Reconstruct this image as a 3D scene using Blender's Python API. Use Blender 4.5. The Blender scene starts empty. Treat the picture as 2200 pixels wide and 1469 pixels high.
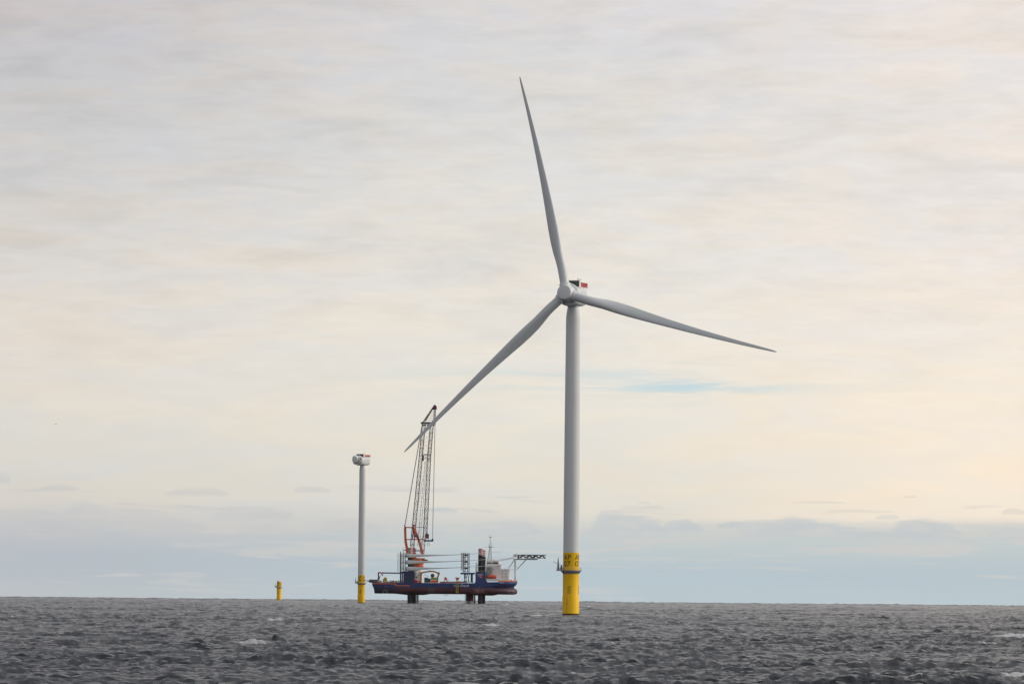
import bpy, bmesh, math, random
import numpy as np
from mathutils import Vector, Matrix, Euler

random.seed(7)
np.random.seed(11)
sc = bpy.context.scene
R = math.radians
RE = 6.371e6            # earth radius: the sea is curved, the far piles stand partly below the horizon
CAM_H = 9.08
FPX = 10900.0           # focal length in pixels of a 2200 px wide frame

# ------------------------------------------------------------------ camera
cam_d = bpy.data.cameras.new('camera')
cam = bpy.data.objects.new('camera', cam_d)
sc.collection.objects.link(cam)
cam_d.sensor_width = 36.0
cam_d.lens = FPX * 36.0 / 2200.0
cam_d.clip_start = 1.0
cam_d.clip_end = 60000.0
PITCH = math.atan(557.8 / FPX) - math.sqrt(2 * CAM_H / RE)
ROLL = R(0.50)
cam.matrix_world = Matrix.Translation((0, 0, CAM_H)) @ Matrix.Rotation(math.pi / 2 + PITCH, 4, 'X') @ Matrix.Rotation(ROLL, 4, 'Z')
sc.camera = cam
sc.view_settings.view_transform = 'Standard'
sc.view_settings.look = 'None'
sc.view_settings.exposure = 0.0
sc.view_settings.gamma = 1.0

def lin(c):
    return tuple(((v / 255.0) / 12.92 if v / 255.0 <= 0.04045 else ((v / 255.0 + 0.055) / 1.055) ** 2.4) for v in c) + (1.0,)

# ------------------------------------------------------------------ node helper
class NB:
    def __init__(self, tree):
        self.t = tree
        tree.nodes.clear()
    def n(self, typ, **kw):
        nd = self.t.nodes.new(typ)
        for k, v in kw.items():
            setattr(nd, k, v)
        return nd
    def lk(self, a, b):
        self.t.links.new(a, b)
    def put(self, sock, v):
        if isinstance(v, E): self.lk(v.s, sock)
        elif isinstance(v, bpy.types.NodeSocket): self.lk(v, sock)
        else: sock.default_value = v
    def m(self, op, *a, clamp=False):
        nd = self.n('ShaderNodeMath', operation=op); nd.use_clamp = clamp
        for i, v in enumerate(a): self.put(nd.inputs[i], v)
        return E(self, nd.outputs[0])
    def mix(self, f, a, b, mode='MIX'):
        nd = self.n('ShaderNodeMix', data_type='RGBA', blend_type=mode)
        self.put(nd.inputs[0], f); self.put(nd.inputs[6], a); self.put(nd.inputs[7], b)
        return nd.outputs[2]
    def vec(self, x, y, z=0.0):
        nd = self.n('ShaderNodeCombineXYZ')
        for i, v in enumerate((x, y, z)): self.put(nd.inputs[i], v)
        return nd.outputs[0]
    def noise(self, v, scale=1.0, detail=3.0, rough=0.5, dist=0.0):
        nd = self.n('ShaderNodeTexNoise')
        if v is not None: self.lk(v, nd.inputs['Vector'])
        nd.inputs['Scale'].default_value = scale; nd.inputs['Detail'].default_value = detail
        nd.inputs['Roughness'].default_value = rough; nd.inputs['Distortion'].default_value = dist
        return E(self, nd.outputs[0])
    def smooth(self, v, a, b):
        nd = self.n('ShaderNodeMapRange', interpolation_type='SMOOTHSTEP')
        self.put(nd.inputs[0], v); self.put(nd.inputs[1], a); self.put(nd.inputs[2], b)
        return E(self, nd.outputs[0])
    def ramp(self, v, stops, interp='B_SPLINE'):
        nd = self.n('ShaderNodeValToRGB'); cr = nd.color_ramp; cr.interpolation = interp
        while len(cr.elements) < len(stops): cr.elements.new(0.5)
        for e, (p, c) in zip(cr.elements, stops):
            e.position = p; e.color = lin(c)
        self.put(nd.inputs[0], v)
        return nd.outputs[0]
class E:
    def __init__(self, b, s): self.b, self.s = b, s
    def __add__(self, o): return self.b.m('ADD', self, o)
    __radd__ = __add__
    def __mul__(self, o): return self.b.m('MULTIPLY', self, o)
    __rmul__ = __mul__
    def __sub__(self, o): return self.b.m('SUBTRACT', self, o)
    def __rsub__(self, o): return self.b.m('SUBTRACT', o, self)
    def __truediv__(self, o): return self.b.m('DIVIDE', self, o)

# ------------------------------------------------------------------ world: high overcast with a low cloud bank
SUN_AZ, SUN_EL = R(84), R(24)      # azimuth clockwise from the view axis (+Y)
w = bpy.data.worlds.new('World'); sc.world = w; w.use_nodes = True
b = NB(w.node_tree)
tc = b.n('ShaderNodeTexCoord'); sp = b.n('ShaderNodeSeparateXYZ'); b.lk(tc.outputs['Generated'], sp.inputs[0])
X, Y, Z = (E(b, o) for o in sp.outputs)
az = b.m('ARCTAN2', X, Y); el = b.m('ARCSINE', Z)
U = az * (FPX / 1100.0)
V = el * (FPX / 1268.0)
uv = b.vec(U, V)
def nz(su, sv, off=0.0, **k): return b.noise(b.vec(U * su + off, V * sv + off * 0.7), 1.0, **k)
wob = nz(1.6, 7.0, 3.1, detail=4.0, rough=0.55, dist=0.4) - 0.5
Vw = V + wob * 0.09 * b.smooth(V, 0.12, 0.35)
left = b.ramp(Vw, [(0.0, (193, 199, 202)), (.10, (206, 205, 202)), (.15, (215, 210, 203)), (.22, (216, 214, 207)), (.36, (228, 220, 209)), (.52, (219, 213, 206)), (.70, (205, 203, 202)), (.86, (198, 197, 198)), (1.0, (197, 192, 193))])
mid = b.ramp(Vw, [(0.0, (203, 209, 210)), (.10, (218, 216, 209)), (.15, (224, 220, 210)), (.22, (229, 224, 212)), (.36, (234, 228, 217)), (.52, (230, 225, 217)), (.70, (224, 221, 216)), (.86, (218, 216, 214)), (1.0, (216, 213, 213))])
right = b.ramp(Vw, [(0.0, (228, 220, 208)), (.10, (244, 230, 211)), (.15, (249, 234, 213)), (.22, (249, 234, 214)), (.36, (245, 234, 218)), (.52, (239, 230, 220)), (.70, (233, 226, 220)), (.86, (233, 226, 220)), (1.0, (233, 225, 220))])
c1 = b.mix(b.smooth(U, -1.15, 0.15), left, mid)
c2 = b.mix(b.smooth(U, 0.0, 1.05), c1, right)
# streaky texture of the overcast
t1 = nz(2.3, 11.0, 1.7, detail=5.0, rough=0.55, dist=0.6) - 0.5
t2 = nz(5.0, 24.0, 8.3, detail=5.0, rough=0.62, dist=0.5) - 0.5
t3 = nz(3.0, 17.0, 21.0, detail=4.0, rough=0.55, dist=0.5) - 0.5
t4 = nz(9.0, 50.0, 33.0, detail=4.0, rough=0.6, dist=0.4) - 0.5
hi = b.smooth(V, 0.15, 0.65)
drk = b.smooth(t2 + t1 * 0.8, 0.02, 0.20)       # thicker, greyer wisps
br = (t1 * 0.26 + t2 * 0.29 + t4 * 0.18 - drk * 0.03) * (hi * 0.8 + 0.2) + 1.045
c3n = b.n('ShaderNodeVectorMath', operation='SCALE'); b.lk(c2, c3n.inputs[0]); b.put(c3n.inputs['Scale'], br)
tint = b.mix(b.smooth(t3, -0.14, 0.14), lin((250, 252, 255)), lin((255, 253, 250)))
tint = b.mix(drk * hi * 0.55, tint, lin((244, 248, 255)))
c3 = b.mix(1.0, c3n.outputs[0], tint, 'MULTIPLY')
lft = b.smooth(U, 0.3, -0.6)
# pale veil that turns blue-grey towards the horizon
n1 = nz(1.8, 26.0, 12.0, detail=5.0, rough=0.55, dist=0.7) - 0.5
n2 = nz(4.5, 70.0, 30.0, detail=4.0, rough=0.55, dist=0.6) - 0.5
n3 = b.noise(b.vec(U * 2.6 + 5.0, V * 9.0), 1.0, detail=4.0, rough=0.5) - 0.5
veil = b.smooth(V + n3 * 0.05 + n2 * 0.012, 0.136 + lft * 0.02, 0.108 - lft * 0.004)
Vb = V * 6.0 + n1 * 0.42 + n2 * 0.20
bankR = b.ramp(Vb, [(0.0, (186, 201, 208)), (.16, (181, 197, 206)), (.34, (184, 199, 206)), (.50, (192, 203, 206)), (.62, (202, 207, 205)), (.74, (211, 211, 206)), (.88, (208, 209, 206))], 'B_SPLINE')
bankL = b.ramp(Vb, [(0.0, (189, 195, 199)), (.16, (184, 191, 198)), (.34, (182, 190, 198)), (.48, (190, 194, 198)), (.60, (194, 196, 200)), (.72, (204, 202, 200)), (.86, (197, 199, 201)), (1.0, (208, 206, 200))], 'B_SPLINE')
bank = b.mix(b.smooth(U, -1.0, 0.1), bankL, bankR)
bank = b.mix(b.smooth(n2 + n1 * 0.5, 0.04, 0.18) * 0.6, bank, lin((208, 206, 203)))
c4 = b.mix(veil * 0.94, c3, bank)
# separate low cumulus lumps with flattish bases along the top of the bank
fz0 = b.noise(b.vec(U * 12.0, V * 60.0), 1.0, detail=5.0, rough=0.65) - 0.5
fz1 = b.noise(b.vec(U * 4.0 + 7.0, V * 12.0), 1.0, detail=3.0, rough=0.55) - 0.5
def cloud_set(items, soft):
    m_ = None
    for px, py, hw, hh in items:
        u0 = (px - 1100) / 1100.0; base = (1268 + 0.009 * (px - 1100) - py) / 1268.0; h_ = hh / 1268.0; wu = hw / 1100.0
        du_ = (U + fz1 * (wu * 2.0 + 0.05) - u0) / wu
        pr = b.m('POWER', b.m('MAXIMUM', 1.0 - du_ * du_, 0.0001), 0.55)
        tp_ = pr * h_ + base + fz0 * (h_ * 1.3) + fz1 * (h_ * 0.6)
        bd = b.smooth(V, tp_ + soft * h_ * 0.22, tp_ - soft * h_ * 0.22) * b.smooth(V + fz0 * h_ * 1.0, base - h_ * 0.30 * soft, base + h_ * 0.12) * b.smooth(pr, 0.05, 0.45)
        m_ = bd if m_ is None else b.m('MAXIMUM', m_, bd)
    return m_
mR = cloud_set([(1330, 1142, 125, 46), (1485, 1134, 48, 20), (1605, 1128, 45, 12), (1745, 1148, 125, 36), (2020, 1152, 92, 36), (2175, 1150, 45, 20), (1085, 1146, 80, 34), (905, 1148, 70, 30), (1890, 1150, 60, 14), (940, 1093, 45, 9)], 1.0)
c4 = b.mix(mR * 0.85, c4, b.mix(b.smooth(fz0, -0.1, 0.15), lin((196, 202, 206)), lin((206, 208, 207))))
mS = cloud_set([(1412, 1088, 26, 8), (1922, 1109, 26, 9), (2185, 1099, 30, 11), (1775, 1075, 60, 3), (1960, 1064, 18, 4), (1390, 1076, 14, 4)], 1.0)
c4 = b.mix(mS * 0.38, c4, lin((205, 205, 203)))
mL = cloud_set([(430, 1057, 68, 14), (188, 1097, 48, 22), (55, 1100, 95, 12), (540, 1104, 125, 24), (310, 1134, 105, 42), (90, 1144, 150, 34), (575, 1142, 75, 24), (680, 1050, 50, 12), (140, 1044, 40, 8), (10, 1030, 20, 20), (760, 1130, 60, 22)], 1.6)
c4 = b.mix(mL * 0.42, c4, b.mix(b.smooth(fz0, -0.1, 0.15), lin((194, 197, 200)), lin((203, 202, 201))))
st = nz(3.4, 62.0, 5.5, detail=3.0, rough=0.45, dist=0.7)
stm = b.smooth(st, 0.62, 0.70) * b.smooth(V, 0.115, 0.135) * b.smooth(V, 0.205, 0.16) * (lft * 0.5 + 0.28)
c5 = b.mix(stm, c4, lin((205, 203, 201)))
# a gap of clear blue low over the sea
sky = b.n('ShaderNodeTexSky', sky_type='NISHITA'); sky.sun_disc = False
sky.sun_elevation = SUN_EL; sky.sun_rotation = SUN_AZ; sky.air_density = 1.0; sky.dust_density = 1.0
skv = b.n('ShaderNodeVectorMath', operation='SCALE'); b.lk(sky.outputs[0], skv.inputs[0]); skv.inputs['Scale'].default_value = 0.10
du = (U - 0.36) / 0.15; dv = (V - (U - 0.33) * 0.012 - 0.349) / 0.0105
g = b.m('POWER', 2.718, (du * du + dv * dv) * -1.0)
dv2 = (V - 0.362) / 0.026; du2 = (U - 0.22) / 0.40
g2 = b.m('POWER', 2.718, (du2 * du2 + dv2 * dv2) * -1.0)
gst = nz(3.2, 55.0, 40.0, detail=4.0, rough=0.5, dist=0.8)
gap = b.m('MINIMUM', g * (b.smooth(gst, 0.38, 0.64) * 0.52) + g2 * b.smooth(gst, 0.42, 0.60) * 0.42, 0.9)
blue = b.mix(0.86, skv.outputs[0], lin((190, 221, 232)))
c6 = b.mix(gap, c5, blue)
# the overcast is brighter towards the veiled sun and dimmer behind the camera and overhead
ca = b.m('COSINE', az - (SUN_AZ - R(12)))
bri = (ca * 0.20 + 0.90)
bri = b.mix(b.smooth(b.m('ABSOLUTE', U), 1.2, 6.0), (1.0, 1.0, 1.0, 1.0), b.vec(bri, bri, bri))
c7 = b.mix(1.0, c6, bri, 'MULTIPLY')
top = b.mix(b.smooth(el, 0.11, 0.45), (1, 1, 1, 1), (0.77, 0.82, 0.885, 1))
c8 = b.mix(1.0, c7, top, 'MULTIPLY')
bg = b.n('ShaderNodeBackground'); b.lk(c8, bg.inputs[0]); bg.inputs[1].default_value = 1.0
wo = b.n('ShaderNodeOutputWorld'); b.lk(bg.outputs[0], wo.inputs[0])

sl = bpy.data.lights.new('sun', 'SUN'); sl.energy = 1.5; sl.angle = R(20); sl.color = (1.0, 0.90, 0.76)
so = bpy.data.objects.new('sun', sl); sc.collection.objects.link(so)
sd = Vector((math.sin(SUN_AZ) * math.cos(SUN_EL), math.cos(SUN_AZ) * math.cos(SUN_EL), math.sin(SUN_EL)))
so.rotation_euler = sd.to_track_quat('Z', 'Y').to_euler()

# ------------------------------------------------------------------ materials
def paint(name, rgb, rough=0.5, var=0.10, scale=0.6, streak=True, metal=0.0, stain=None, stain_amt=0.0, spec=0.5):
    m = bpy.data.materials.new(name); m.use_nodes = True
    b = NB(m.node_tree)
    tc = b.n('ShaderNodeTexCoord')
    mp = b.n('ShaderNodeMapping'); b.lk(tc.outputs['Object'], mp.inputs[0])
    mp.inputs['Scale'].default_value = (1, 1, 0.12 if streak else 1.0)
    n1 = b.noise(mp.outputs[0], scale, 5.0, 0.6)
    n2 = b.noise(tc.outputs['Object'], scale * 0.23, 3.0, 0.5)
    f = (n1 - 0.5) * (2 * var) + (n2 - 0.5) * (1.4 * var) + 1.0
    sv = b.n('ShaderNodeVectorMath', operation='SCALE'); sv.inputs[0].default_value = rgb[:3]; b.put(sv.inputs['Scale'], f)
    col = sv.outputs[0]
    if stain:
        n3 = b.noise(mp.outputs[0], scale * 1.7, 6.0, 0.65)
        col = b.mix(b.smooth(n3, 0.56, 0.72) * stain_amt, col, tuple(stain[:3]) + (1,))
    p = b.n('ShaderNodeBsdfPrincipled')
    b.lk(col, p.inputs['Base Color']); b.put(p.inputs['Roughness'], (n1 - 0.5) * 0.25 + rough)
    p.inputs['Metallic'].default_value = metal; p.inputs['Specular IOR Level'].default_value = spec
    o = b.n('ShaderNodeOutputMaterial'); b.lk(p.outputs[0], o.inputs[0])
    return m
M = {}
M['turbine'] = paint('turbine_coating', (0.745, 0.778, 0.788), 0.42, 0.035, 0.35, stain=(0.40, 0.40, 0.38), stain_amt=0.10)
M['blade'] = paint('blade_coating', (0.695, 0.735, 0.755), 0.40, 0.03, 0.2, streak=False)
M['yellow'] = paint('yellow_coating', (1.0, 0.60, 0.0), 0.5, 0.05, 0.5, stain=(0.72, 0.38, 0.01), stain_amt=0.28, spec=0.3)
M['black'] = paint('black_marking', (0.02, 0.015, 0.015), 0.6, 0.1, 1.0)
M['grey'] = paint('galvanised_grey', (0.30, 0.30, 0.31), 0.5, 0.12, 1.5)
M['dgrey'] = paint('dark_grey_steel', (0.085, 0.088, 0.095), 0.5, 0.15, 1.5)
M['lgrey'] = paint('light_grey_steel', (0.42, 0.43, 0.44), 0.5, 0.10, 1.2)
M['slate'] = paint('cooler_mesh', (0.055, 0.065, 0.075), 0.6, 0.15, 2.0, streak=False)
M['red'] = paint('red_coating', (0.55, 0.028, 0.04), 0.5, 0.12, 1.0)
M['algae'] = paint('algae', (0.035, 0.04, 0.02), 0.7, 0.3, 2.0)
M['blue'] = paint('ship_blue', (0.026, 0.058, 0.22), 0.45, 0.16, 0.5, stain=(0.025, 0.035, 0.07), stain_amt=0.5)
M['navy'] = paint('navy_steel', (0.022, 0.036, 0.10), 0.5, 0.2, 0.6)
M['legs'] = paint('leg_steel', (0.020, 0.020, 0.034), 0.55, 0.25, 0.5, stain=(0.10, 0.055, 0.05), stain_amt=0.4)
M['orange'] = paint('crane_orange', (0.72, 0.17, 0.055), 0.5, 0.12, 0.7, stain=(0.35, 0.10, 0.04), stain_amt=0.3)
M['gorange'] = paint('gantry_orange', (0.55, 0.22, 0.035), 0.5, 0.12, 0.8)
M['lifeboat'] = paint('lifeboat_orange', (0.85, 0.13, 0.07), 0.4, 0.06, 0.8)
M['white'] = paint('ship_white', (0.90, 0.88, 0.87), 0.45, 0.07, 0.5, stain=(0.42, 0.36, 0.32), stain_amt=0.35)
M['cream'] = paint('cream_paint', (0.50, 0.46, 0.38), 0.5, 0.10, 0.8)
M['glass'] = paint('dark_window', (0.015, 0.018, 0.022), 0.15, 0.05, 1.0)
M['maroon'] = paint('boom_maroon', (0.085, 0.045, 0.05), 0.5, 0.2, 0.5)
M['brown'] = paint('winch_brown', (0.20, 0.13, 0.10), 0.6, 0.2, 0.8)
M['green'] = paint('yellow_green', (0.42, 0.46, 0.16), 0.5, 0.1, 0.8)
M['text'] = paint('white_lettering', (0.78, 0.78, 0.76), 0.5, 0.05, 1.0)
M['ladder'] = paint('ladder_yellow', (0.50, 0.40, 0.07), 0.5, 0.15, 1.0)
M['wire'] = paint('wire_rope', (0.60, 0.60, 0.60), 0.5, 0.2, 1.0)
M['bird'] = paint('bird_feathers', (0.22, 0.20, 0.18), 0.7, 0.2, 5.0)

def banded(name, bands, axis=2):
    """horizontal paint bands along local z: list of (z_top, rgb)"""
    m = bpy.data.materials.new(name); m.use_nodes = True
    b = NB(m.node_tree)
    tc = b.n('ShaderNodeTexCoord'); s = b.n('ShaderNodeSeparateXYZ'); b.lk(tc.outputs['Object'], s.inputs[0])
    z = E(b, s.outputs[2])
    mp = b.n('ShaderNodeMapping'); b.lk(tc.outputs['Object'], mp.inputs[0]); mp.inputs['Scale'].default_value = (1, 1, 0.15)
    n1 = b.noise(mp.outputs[0], 0.7, 5.0, 0.6)
    col = tuple(bands[-1][1]) + (1,)
    for zt, c in reversed(bands[:-1]):
        col = b.mix(b.m('LESS_THAN', z + (n1 - 0.5) * 0.12, zt), col, tuple(c) + (1,))
    sv = b.n('ShaderNodeVectorMath', operation='SCALE'); b.put(sv.inputs[0], col); b.put(sv.inputs['Scale'], (n1 - 0.5) * 0.5 + 1.0)
    p = b.n('ShaderNodeBsdfPrincipled'); b.lk(sv.outputs[0], p.inputs['Base Color']); p.inputs['Roughness'].default_value = 0.5
    o = b.n('ShaderNodeOutputMaterial'); b.lk(p.outputs[0], o.inputs[0])
    return m

def hull_material():
    m = bpy.data.materials.new('hull_paint'); m.use_nodes = True
    b = NB(m.node_tree)
    tc = b.n('ShaderNodeTexCoord'); s = b.n('ShaderNodeSeparateXYZ'); b.lk(tc.outputs['Object'], s.inputs[0])
    x, y, z = (E(b, o) for o in s.outputs)
    mp = b.n('ShaderNodeMapping'); b.lk(tc.outputs['Object'], mp.inputs[0]); mp.inputs['Scale'].default_value = (1, 1, 0.2)
    n1 = b.noise(mp.outputs[0], 0.35, 6.0, 0.65); n2 = b.noise(tc.outputs['Object'], 0.12, 4.0, 0.6)
    blue = b.mix(b.smooth(n1, 0.45, 0.7), (0.024, 0.050, 0.19, 1), (0.018, 0.032, 0.11, 1))
    red = b.mix(b.smooth(n2, 0.4, 0.65), (0.115, 0.028, 0.042, 1), (0.072, 0.022, 0.038, 1))
    nav = b.mix(b.smooth(n1, 0.4, 0.6), (0.018, 0.022, 0.045, 1), (0.028, 0.026, 0.055, 1))
    red = b.mix(b.smooth(x + (n2 - 0.5) * 14.0, -40.0, -54.0), red, nav)
    red = b.mix(b.smooth(x + (n2 - 0.5) * 8.0, 57.0, 62.0) * b.smooth(x, 68.0, 65.5) * 0.6, red, nav)
    # bare grey repair patch and scuffed pink patch by the forward leg
    def rect(x0, x1, z0, z1, s=0.25):
        return b.smooth(x, x0 - s, x0 + s) * b.smooth(x, x1 + s, x1 - s) * b.smooth(z, z0 - s, z0 + s) * b.smooth(z, z1 + s, z1 - s)
    red = b.mix(rect(-15.6, -8.2, 9.8, 15.7) * 0.8, red, (0.115, 0.085, 0.085, 1))
    red = b.mix(rect(28.5, 40.0, 10.2, 15.4, 0.9) * b.smooth(n1, 0.36, 0.6), red, (0.30, 0.16, 0.15, 1))
    col = b.mix(b.m('GREATER_THAN', z, 15.85), red, blue)
    p = b.n('ShaderNodeBsdfPrincipled'); b.lk(col, p.inputs['Base Color']); p.inputs['Roughness'].default_value = 0.5
    o = b.n('ShaderNodeOutputMaterial'); b.lk(p.outputs[0], o.inputs[0])
    return m
M['hull'] = hull_material()
REDW = [0.42, 0.03, 0.035]; WHT = [0.66, 0.64, 0.62]

# ------------------------------------------------------------------ mesh helpers
class MB:
    def __init__(self): self.v, self.f = [], []
    def add(self, vs, fs):
        o = len(self.v); self.v += [tuple(p) for p in vs]; self.f += [tuple(i + o for i in f) for f in fs]
        return self
    def box(self, x0, x1, y0, y1, z0, z1):
        vs = [(x, y, z) for z in (z0, z1) for y in (y0, y1) for x in (x0, x1)]
        return self.add(vs, [(0, 2, 3, 1), (4, 5, 7, 6), (0, 1, 5, 4), (2, 6, 7, 3), (0, 4, 6, 2), (1, 3, 7, 5)])
    def beam(self, p, q, wd, ht=None):
        """square bar from p to q"""
        p, q = Vector(p), Vector(q); ht = ht or wd; d = (q - p).normalized()
        up = Vector((0, 0, 1)) if abs(d.z) < 0.9 else Vector((0, 1, 0))
        s = d.cross(up).normalized(); u = s.cross(d)
        vs = [c + s * (a * wd / 2) + u * (e * ht / 2) for c in (p, q) for a, e in ((-1, -1), (1, -1), (1, 1), (-1, 1))]
        return self.add(vs, [(3, 2, 1, 0), (4, 5, 6, 7), (0, 1, 5, 4), (1, 2, 6, 5), (2, 3, 7, 6), (3, 0, 4, 7)])
    def tube(self, p, q, r, r2=None, n=8, cap=True):
        p, q = Vector(p), Vector(q); r2 = r if r2 is None else r2; d = (q - p).normalized()
        up = Vector((0, 0, 1)) if abs(d.z) < 0.9 else Vector((0, 1, 0))
        s = d.cross(up).normalized(); u = s.cross(d)
        vs = []
        for c, rr in ((p, r), (q, r2)):
            for i in range(n):
                a = 2 * math.pi * i / n; vs.append(c + s * (math.cos(a) * rr) + u * (math.sin(a) * rr))
        fs = [(i, (i + 1) % n, n + (i + 1) % n, n + i) for i in range(n)]
        if cap: fs += [tuple(range(n - 1, -1, -1)), tuple(range(n, 2 * n))]
        return self.add(vs, fs)
    def lathe(self, prof, o=(0, 0, 0), ax=(0, 0, 1), n=48, caps=True):
        o, d = Vector(o), Vector(ax).normalized()
        up = Vector((0, 0, 1)) if abs(d.z) < 0.9 else Vector((0, 1, 0))
        s = d.cross(up).normalized(); u = s.cross(d)
        vs, fs = [], []
        for t, r in prof:
            for i in range(n):
                a = 2 * math.pi * i / n; vs.append(o + d * t + s * (math.cos(a) * r) + u * (math.sin(a) * r))
        for k in range(len(prof) - 1):
            for i in range(n):
                j = (i + 1) % n; fs.append((k * n + i, k * n + j, (k + 1) * n + j, (k + 1) * n + i))
        if caps: fs += [tuple(range(n - 1, -1, -1)), tuple(range((len(prof) - 1) * n, len(prof) * n))]
        return self.add(vs, fs)
    def truss(self, p, q, w1, h1, w2=None, h2=None, n=10, rc=0.15, rd=0.08, side=None):
        """four-chord lattice from p to q"""
        p, q = Vector(p), Vector(q); w2 = w1 if w2 is None else w2; h2 = h1 if h2 is None else h2
        d = (q - p).normalized()
        s = Vector(side).normalized() if side else d.cross(Vector((0, 0, 1)) if abs(d.z) < 0.9 else Vector((0, 1, 0))).normalized()
        u = s.cross(d).normalized()
        def cn(t, k):
            a, e = ((-1, -1), (1, -1), (1, 1), (-1, 1))[k % 4]
            return p.lerp(q, t) + s * (a * (w1 + (w2 - w1) * t) / 2) + u * (e * (h1 + (h2 - h1) * t) / 2)
        for k in range(4):
            self.tube(cn(0, k), cn(1, k), rc, n=5, cap=False)
            for i in range(n):
                t0, t1 = i / n, (i + 1) / n
                if i % 2 == k % 2: self.tube(cn(t0, k), cn(t1, k + 1), rd, n=4, cap=False)
                else: self.tube(cn(t0, k + 1), cn(t1, k), rd, n=4, cap=False)
                self.tube(cn(t1, k), cn(t1, k + 1), rd * 0.8, n=4, cap=False)
        return self
    def build(self, name, mat, parent=None, smooth=None, loc=None):
        me = bpy.data.meshes.new(name); me.from_pydata(self.v, [], self.f); me.update()
        bm = bmesh.new(); bm.from_mesh(me); bmesh.ops.recalc_face_normals(bm, faces=bm.faces); bm.to_mesh(me); bm.free()
        me.materials.append(mat)
        if smooth:
            me.polygons.foreach_set('use_smooth', [True] * len(me.polygons)); me.set_sharp_from_angle(angle=R(smooth))
        o = bpy.data.objects.new(name, me); sc.collection.objects.link(o)
        if parent: o.parent = parent
        if loc: o.location = loc
        return o

def empty(name, loc, rz=0.0):
    o = bpy.data.objects.new(name, None); sc.collection.objects.link(o)
    o.location = loc; o.rotation_euler = (0, 0, rz); o.empty_display_size = 5
    return o
def tag(o, label, cat, group=None, kind=None):
    if label: o['label'] = label
    if cat: o['category'] = cat
    if group: o['group'] = group
    if kind: o['kind'] = kind
    return o

def text_geo(s, height, width=None, step=0.2, bold=0.018):
    cu = bpy.data.curves.new('t', 'FONT'); cu.body = s; cu.size = 1.0; cu.offset = bold; cu.resolution_u = 4
    ob = bpy.data.objects.new('t', cu); sc.collection.objects.link(ob)
    dg = bpy.context.evaluated_depsgraph_get(); me = bpy.data.meshes.new_from_object(ob.evaluated_get(dg))
    bm = bmesh.new(); bm.from_mesh(me)
    xs = [v.co.x for v in bm.verts]; ys = [v.co.y for v in bm.verts]
    sy = height / (max(ys) - min(ys)); sx = (width / (max(xs) - min(xs))) if width else sy
    cx, cy = (max(xs) + min(xs)) / 2, (max(ys) + min(ys)) / 2
    for v in bm.verts: v.co.x = (v.co.x - cx) * sx; v.co.y = (v.co.y - cy) * sy
    wmax = (max(xs) - min(xs)) * sx / 2
    t = -wmax + step
    while step and t < wmax:
        bmesh.ops.bisect_plane(bm, geom=bm.verts[:] + bm.edges[:] + bm.faces[:], plane_co=(t, 0, 0), plane_no=(1, 0, 0)); t += step
    bm.verts.index_update()
    vs = [tuple(v.co) for v in bm.verts]; fs = [tuple(v.index for v in f.verts) for f in bm.faces]
    bm.free(); bpy.data.objects.remove(ob); bpy.data.curves.remove(cu); bpy.data.meshes.remove(me)
    return vs, fs
def wrap(mb, geo, rad, ang, z):
    """letters bent round a vertical cylinder, ang = 0 faces -Y, positive to the right"""
    vs, fs = geo
    out = [(rad * math.sin(ang + x / rad), -rad * math.cos(ang + x / rad), z + y) for x, y, _ in vs]
    mb.add(out, fs)

# ------------------------------------------------------------------ where things stand (azimuth from the frame, distance from their size)
def azim(px, py):
    v = Vector((px - 1100, -(py - 734.5), -FPX)); v = cam.matrix_world.to_3x3() @ v
    return math.atan2(v.x, v.y)
def spot(px, py, d):
    a = azim(px, py); return Vector((d * math.sin(a), d * math.cos(a), -d * d / (2 * RE)))
def sea_hit(px, py):
    v = (cam.matrix_world.to_3x3() @ Vector((px - 1100, -(py - 734.5), -FPX))).normalized()
    s = -v.z / math.hypot(v.x, v.y)          # h/d + d/2R = s
    disc = s * s - 2 * CAM_H / RE
    return math.atan2(v.x, v.y), (s - math.sqrt(max(disc, 0))) * RE
D1, D2, D3, DS = FPX / 4.9, FPX / 2.18, FPX / 1.43, FPX / 2.2

# ------------------------------------------------------------------ sea
def fft_tile(L, N, std, lmin, lmax, wdir, spread, seed, peak, ex=3.7):
    rng = np.random.RandomState(seed)
    k1 = np.fft.fftfreq(N, L / N) * 2 * np.pi
    kx, ky = np.meshgrid(k1, k1, indexing='ij'); k = np.hypot(kx, ky); k[0, 0] = 1
    th = np.arctan2(ky, kx) - wdir
    P = np.exp(-(2 * np.pi / peak / k) ** 2 * 0.8) / k ** ex * (np.abs(np.cos(th)) ** spread + 0.03)
    P[(k < 2 * np.pi / lmax) | (k > 2 * np.pi / lmin)] = 0; P[0, 0] = 0
    H = np.sqrt(P) * (rng.randn(N, N) + 1j * rng.randn(N, N))
    h = np.real(np.fft.ifft2(H)); sc_ = std / h.std(); H *= sc_; h *= sc_
    dx = np.real(np.fft.ifft2(-1j * kx / k * H)); dy = np.real(np.fft.ifft2(-1j * ky / k * H))
    dv = np.real(np.fft.ifft2(k * H))
    return [a.astype(np.float32) for a in (h, dx, dy, dv)]
def sample(T, L, x, y, rot):
    N = T[0].shape[0]; c, s = math.cos(rot), math.sin(rot)
    u = (x * c + y * s) / L * N; v = (-x * s + y * c) / L * N
    i = np.floor(u).astype(np.int64); j = np.floor(v).astype(np.int64)
    fu = (u - i).astype(np.float32); fv = (v - j).astype(np.float32); i %= N; j %= N; i1 = (i + 1) % N; j1 = (j + 1) % N
    r = [(t[i, j] * (1 - fu) + t[i1, j] * fu) * (1 - fv) + (t[i, j1] * (1 - fu) + t[i1, j1] * fu) * fv for t in T]
    return r[0], r[1] * c - r[2] * s, r[1] * s + r[2] * c, r[3]
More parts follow.
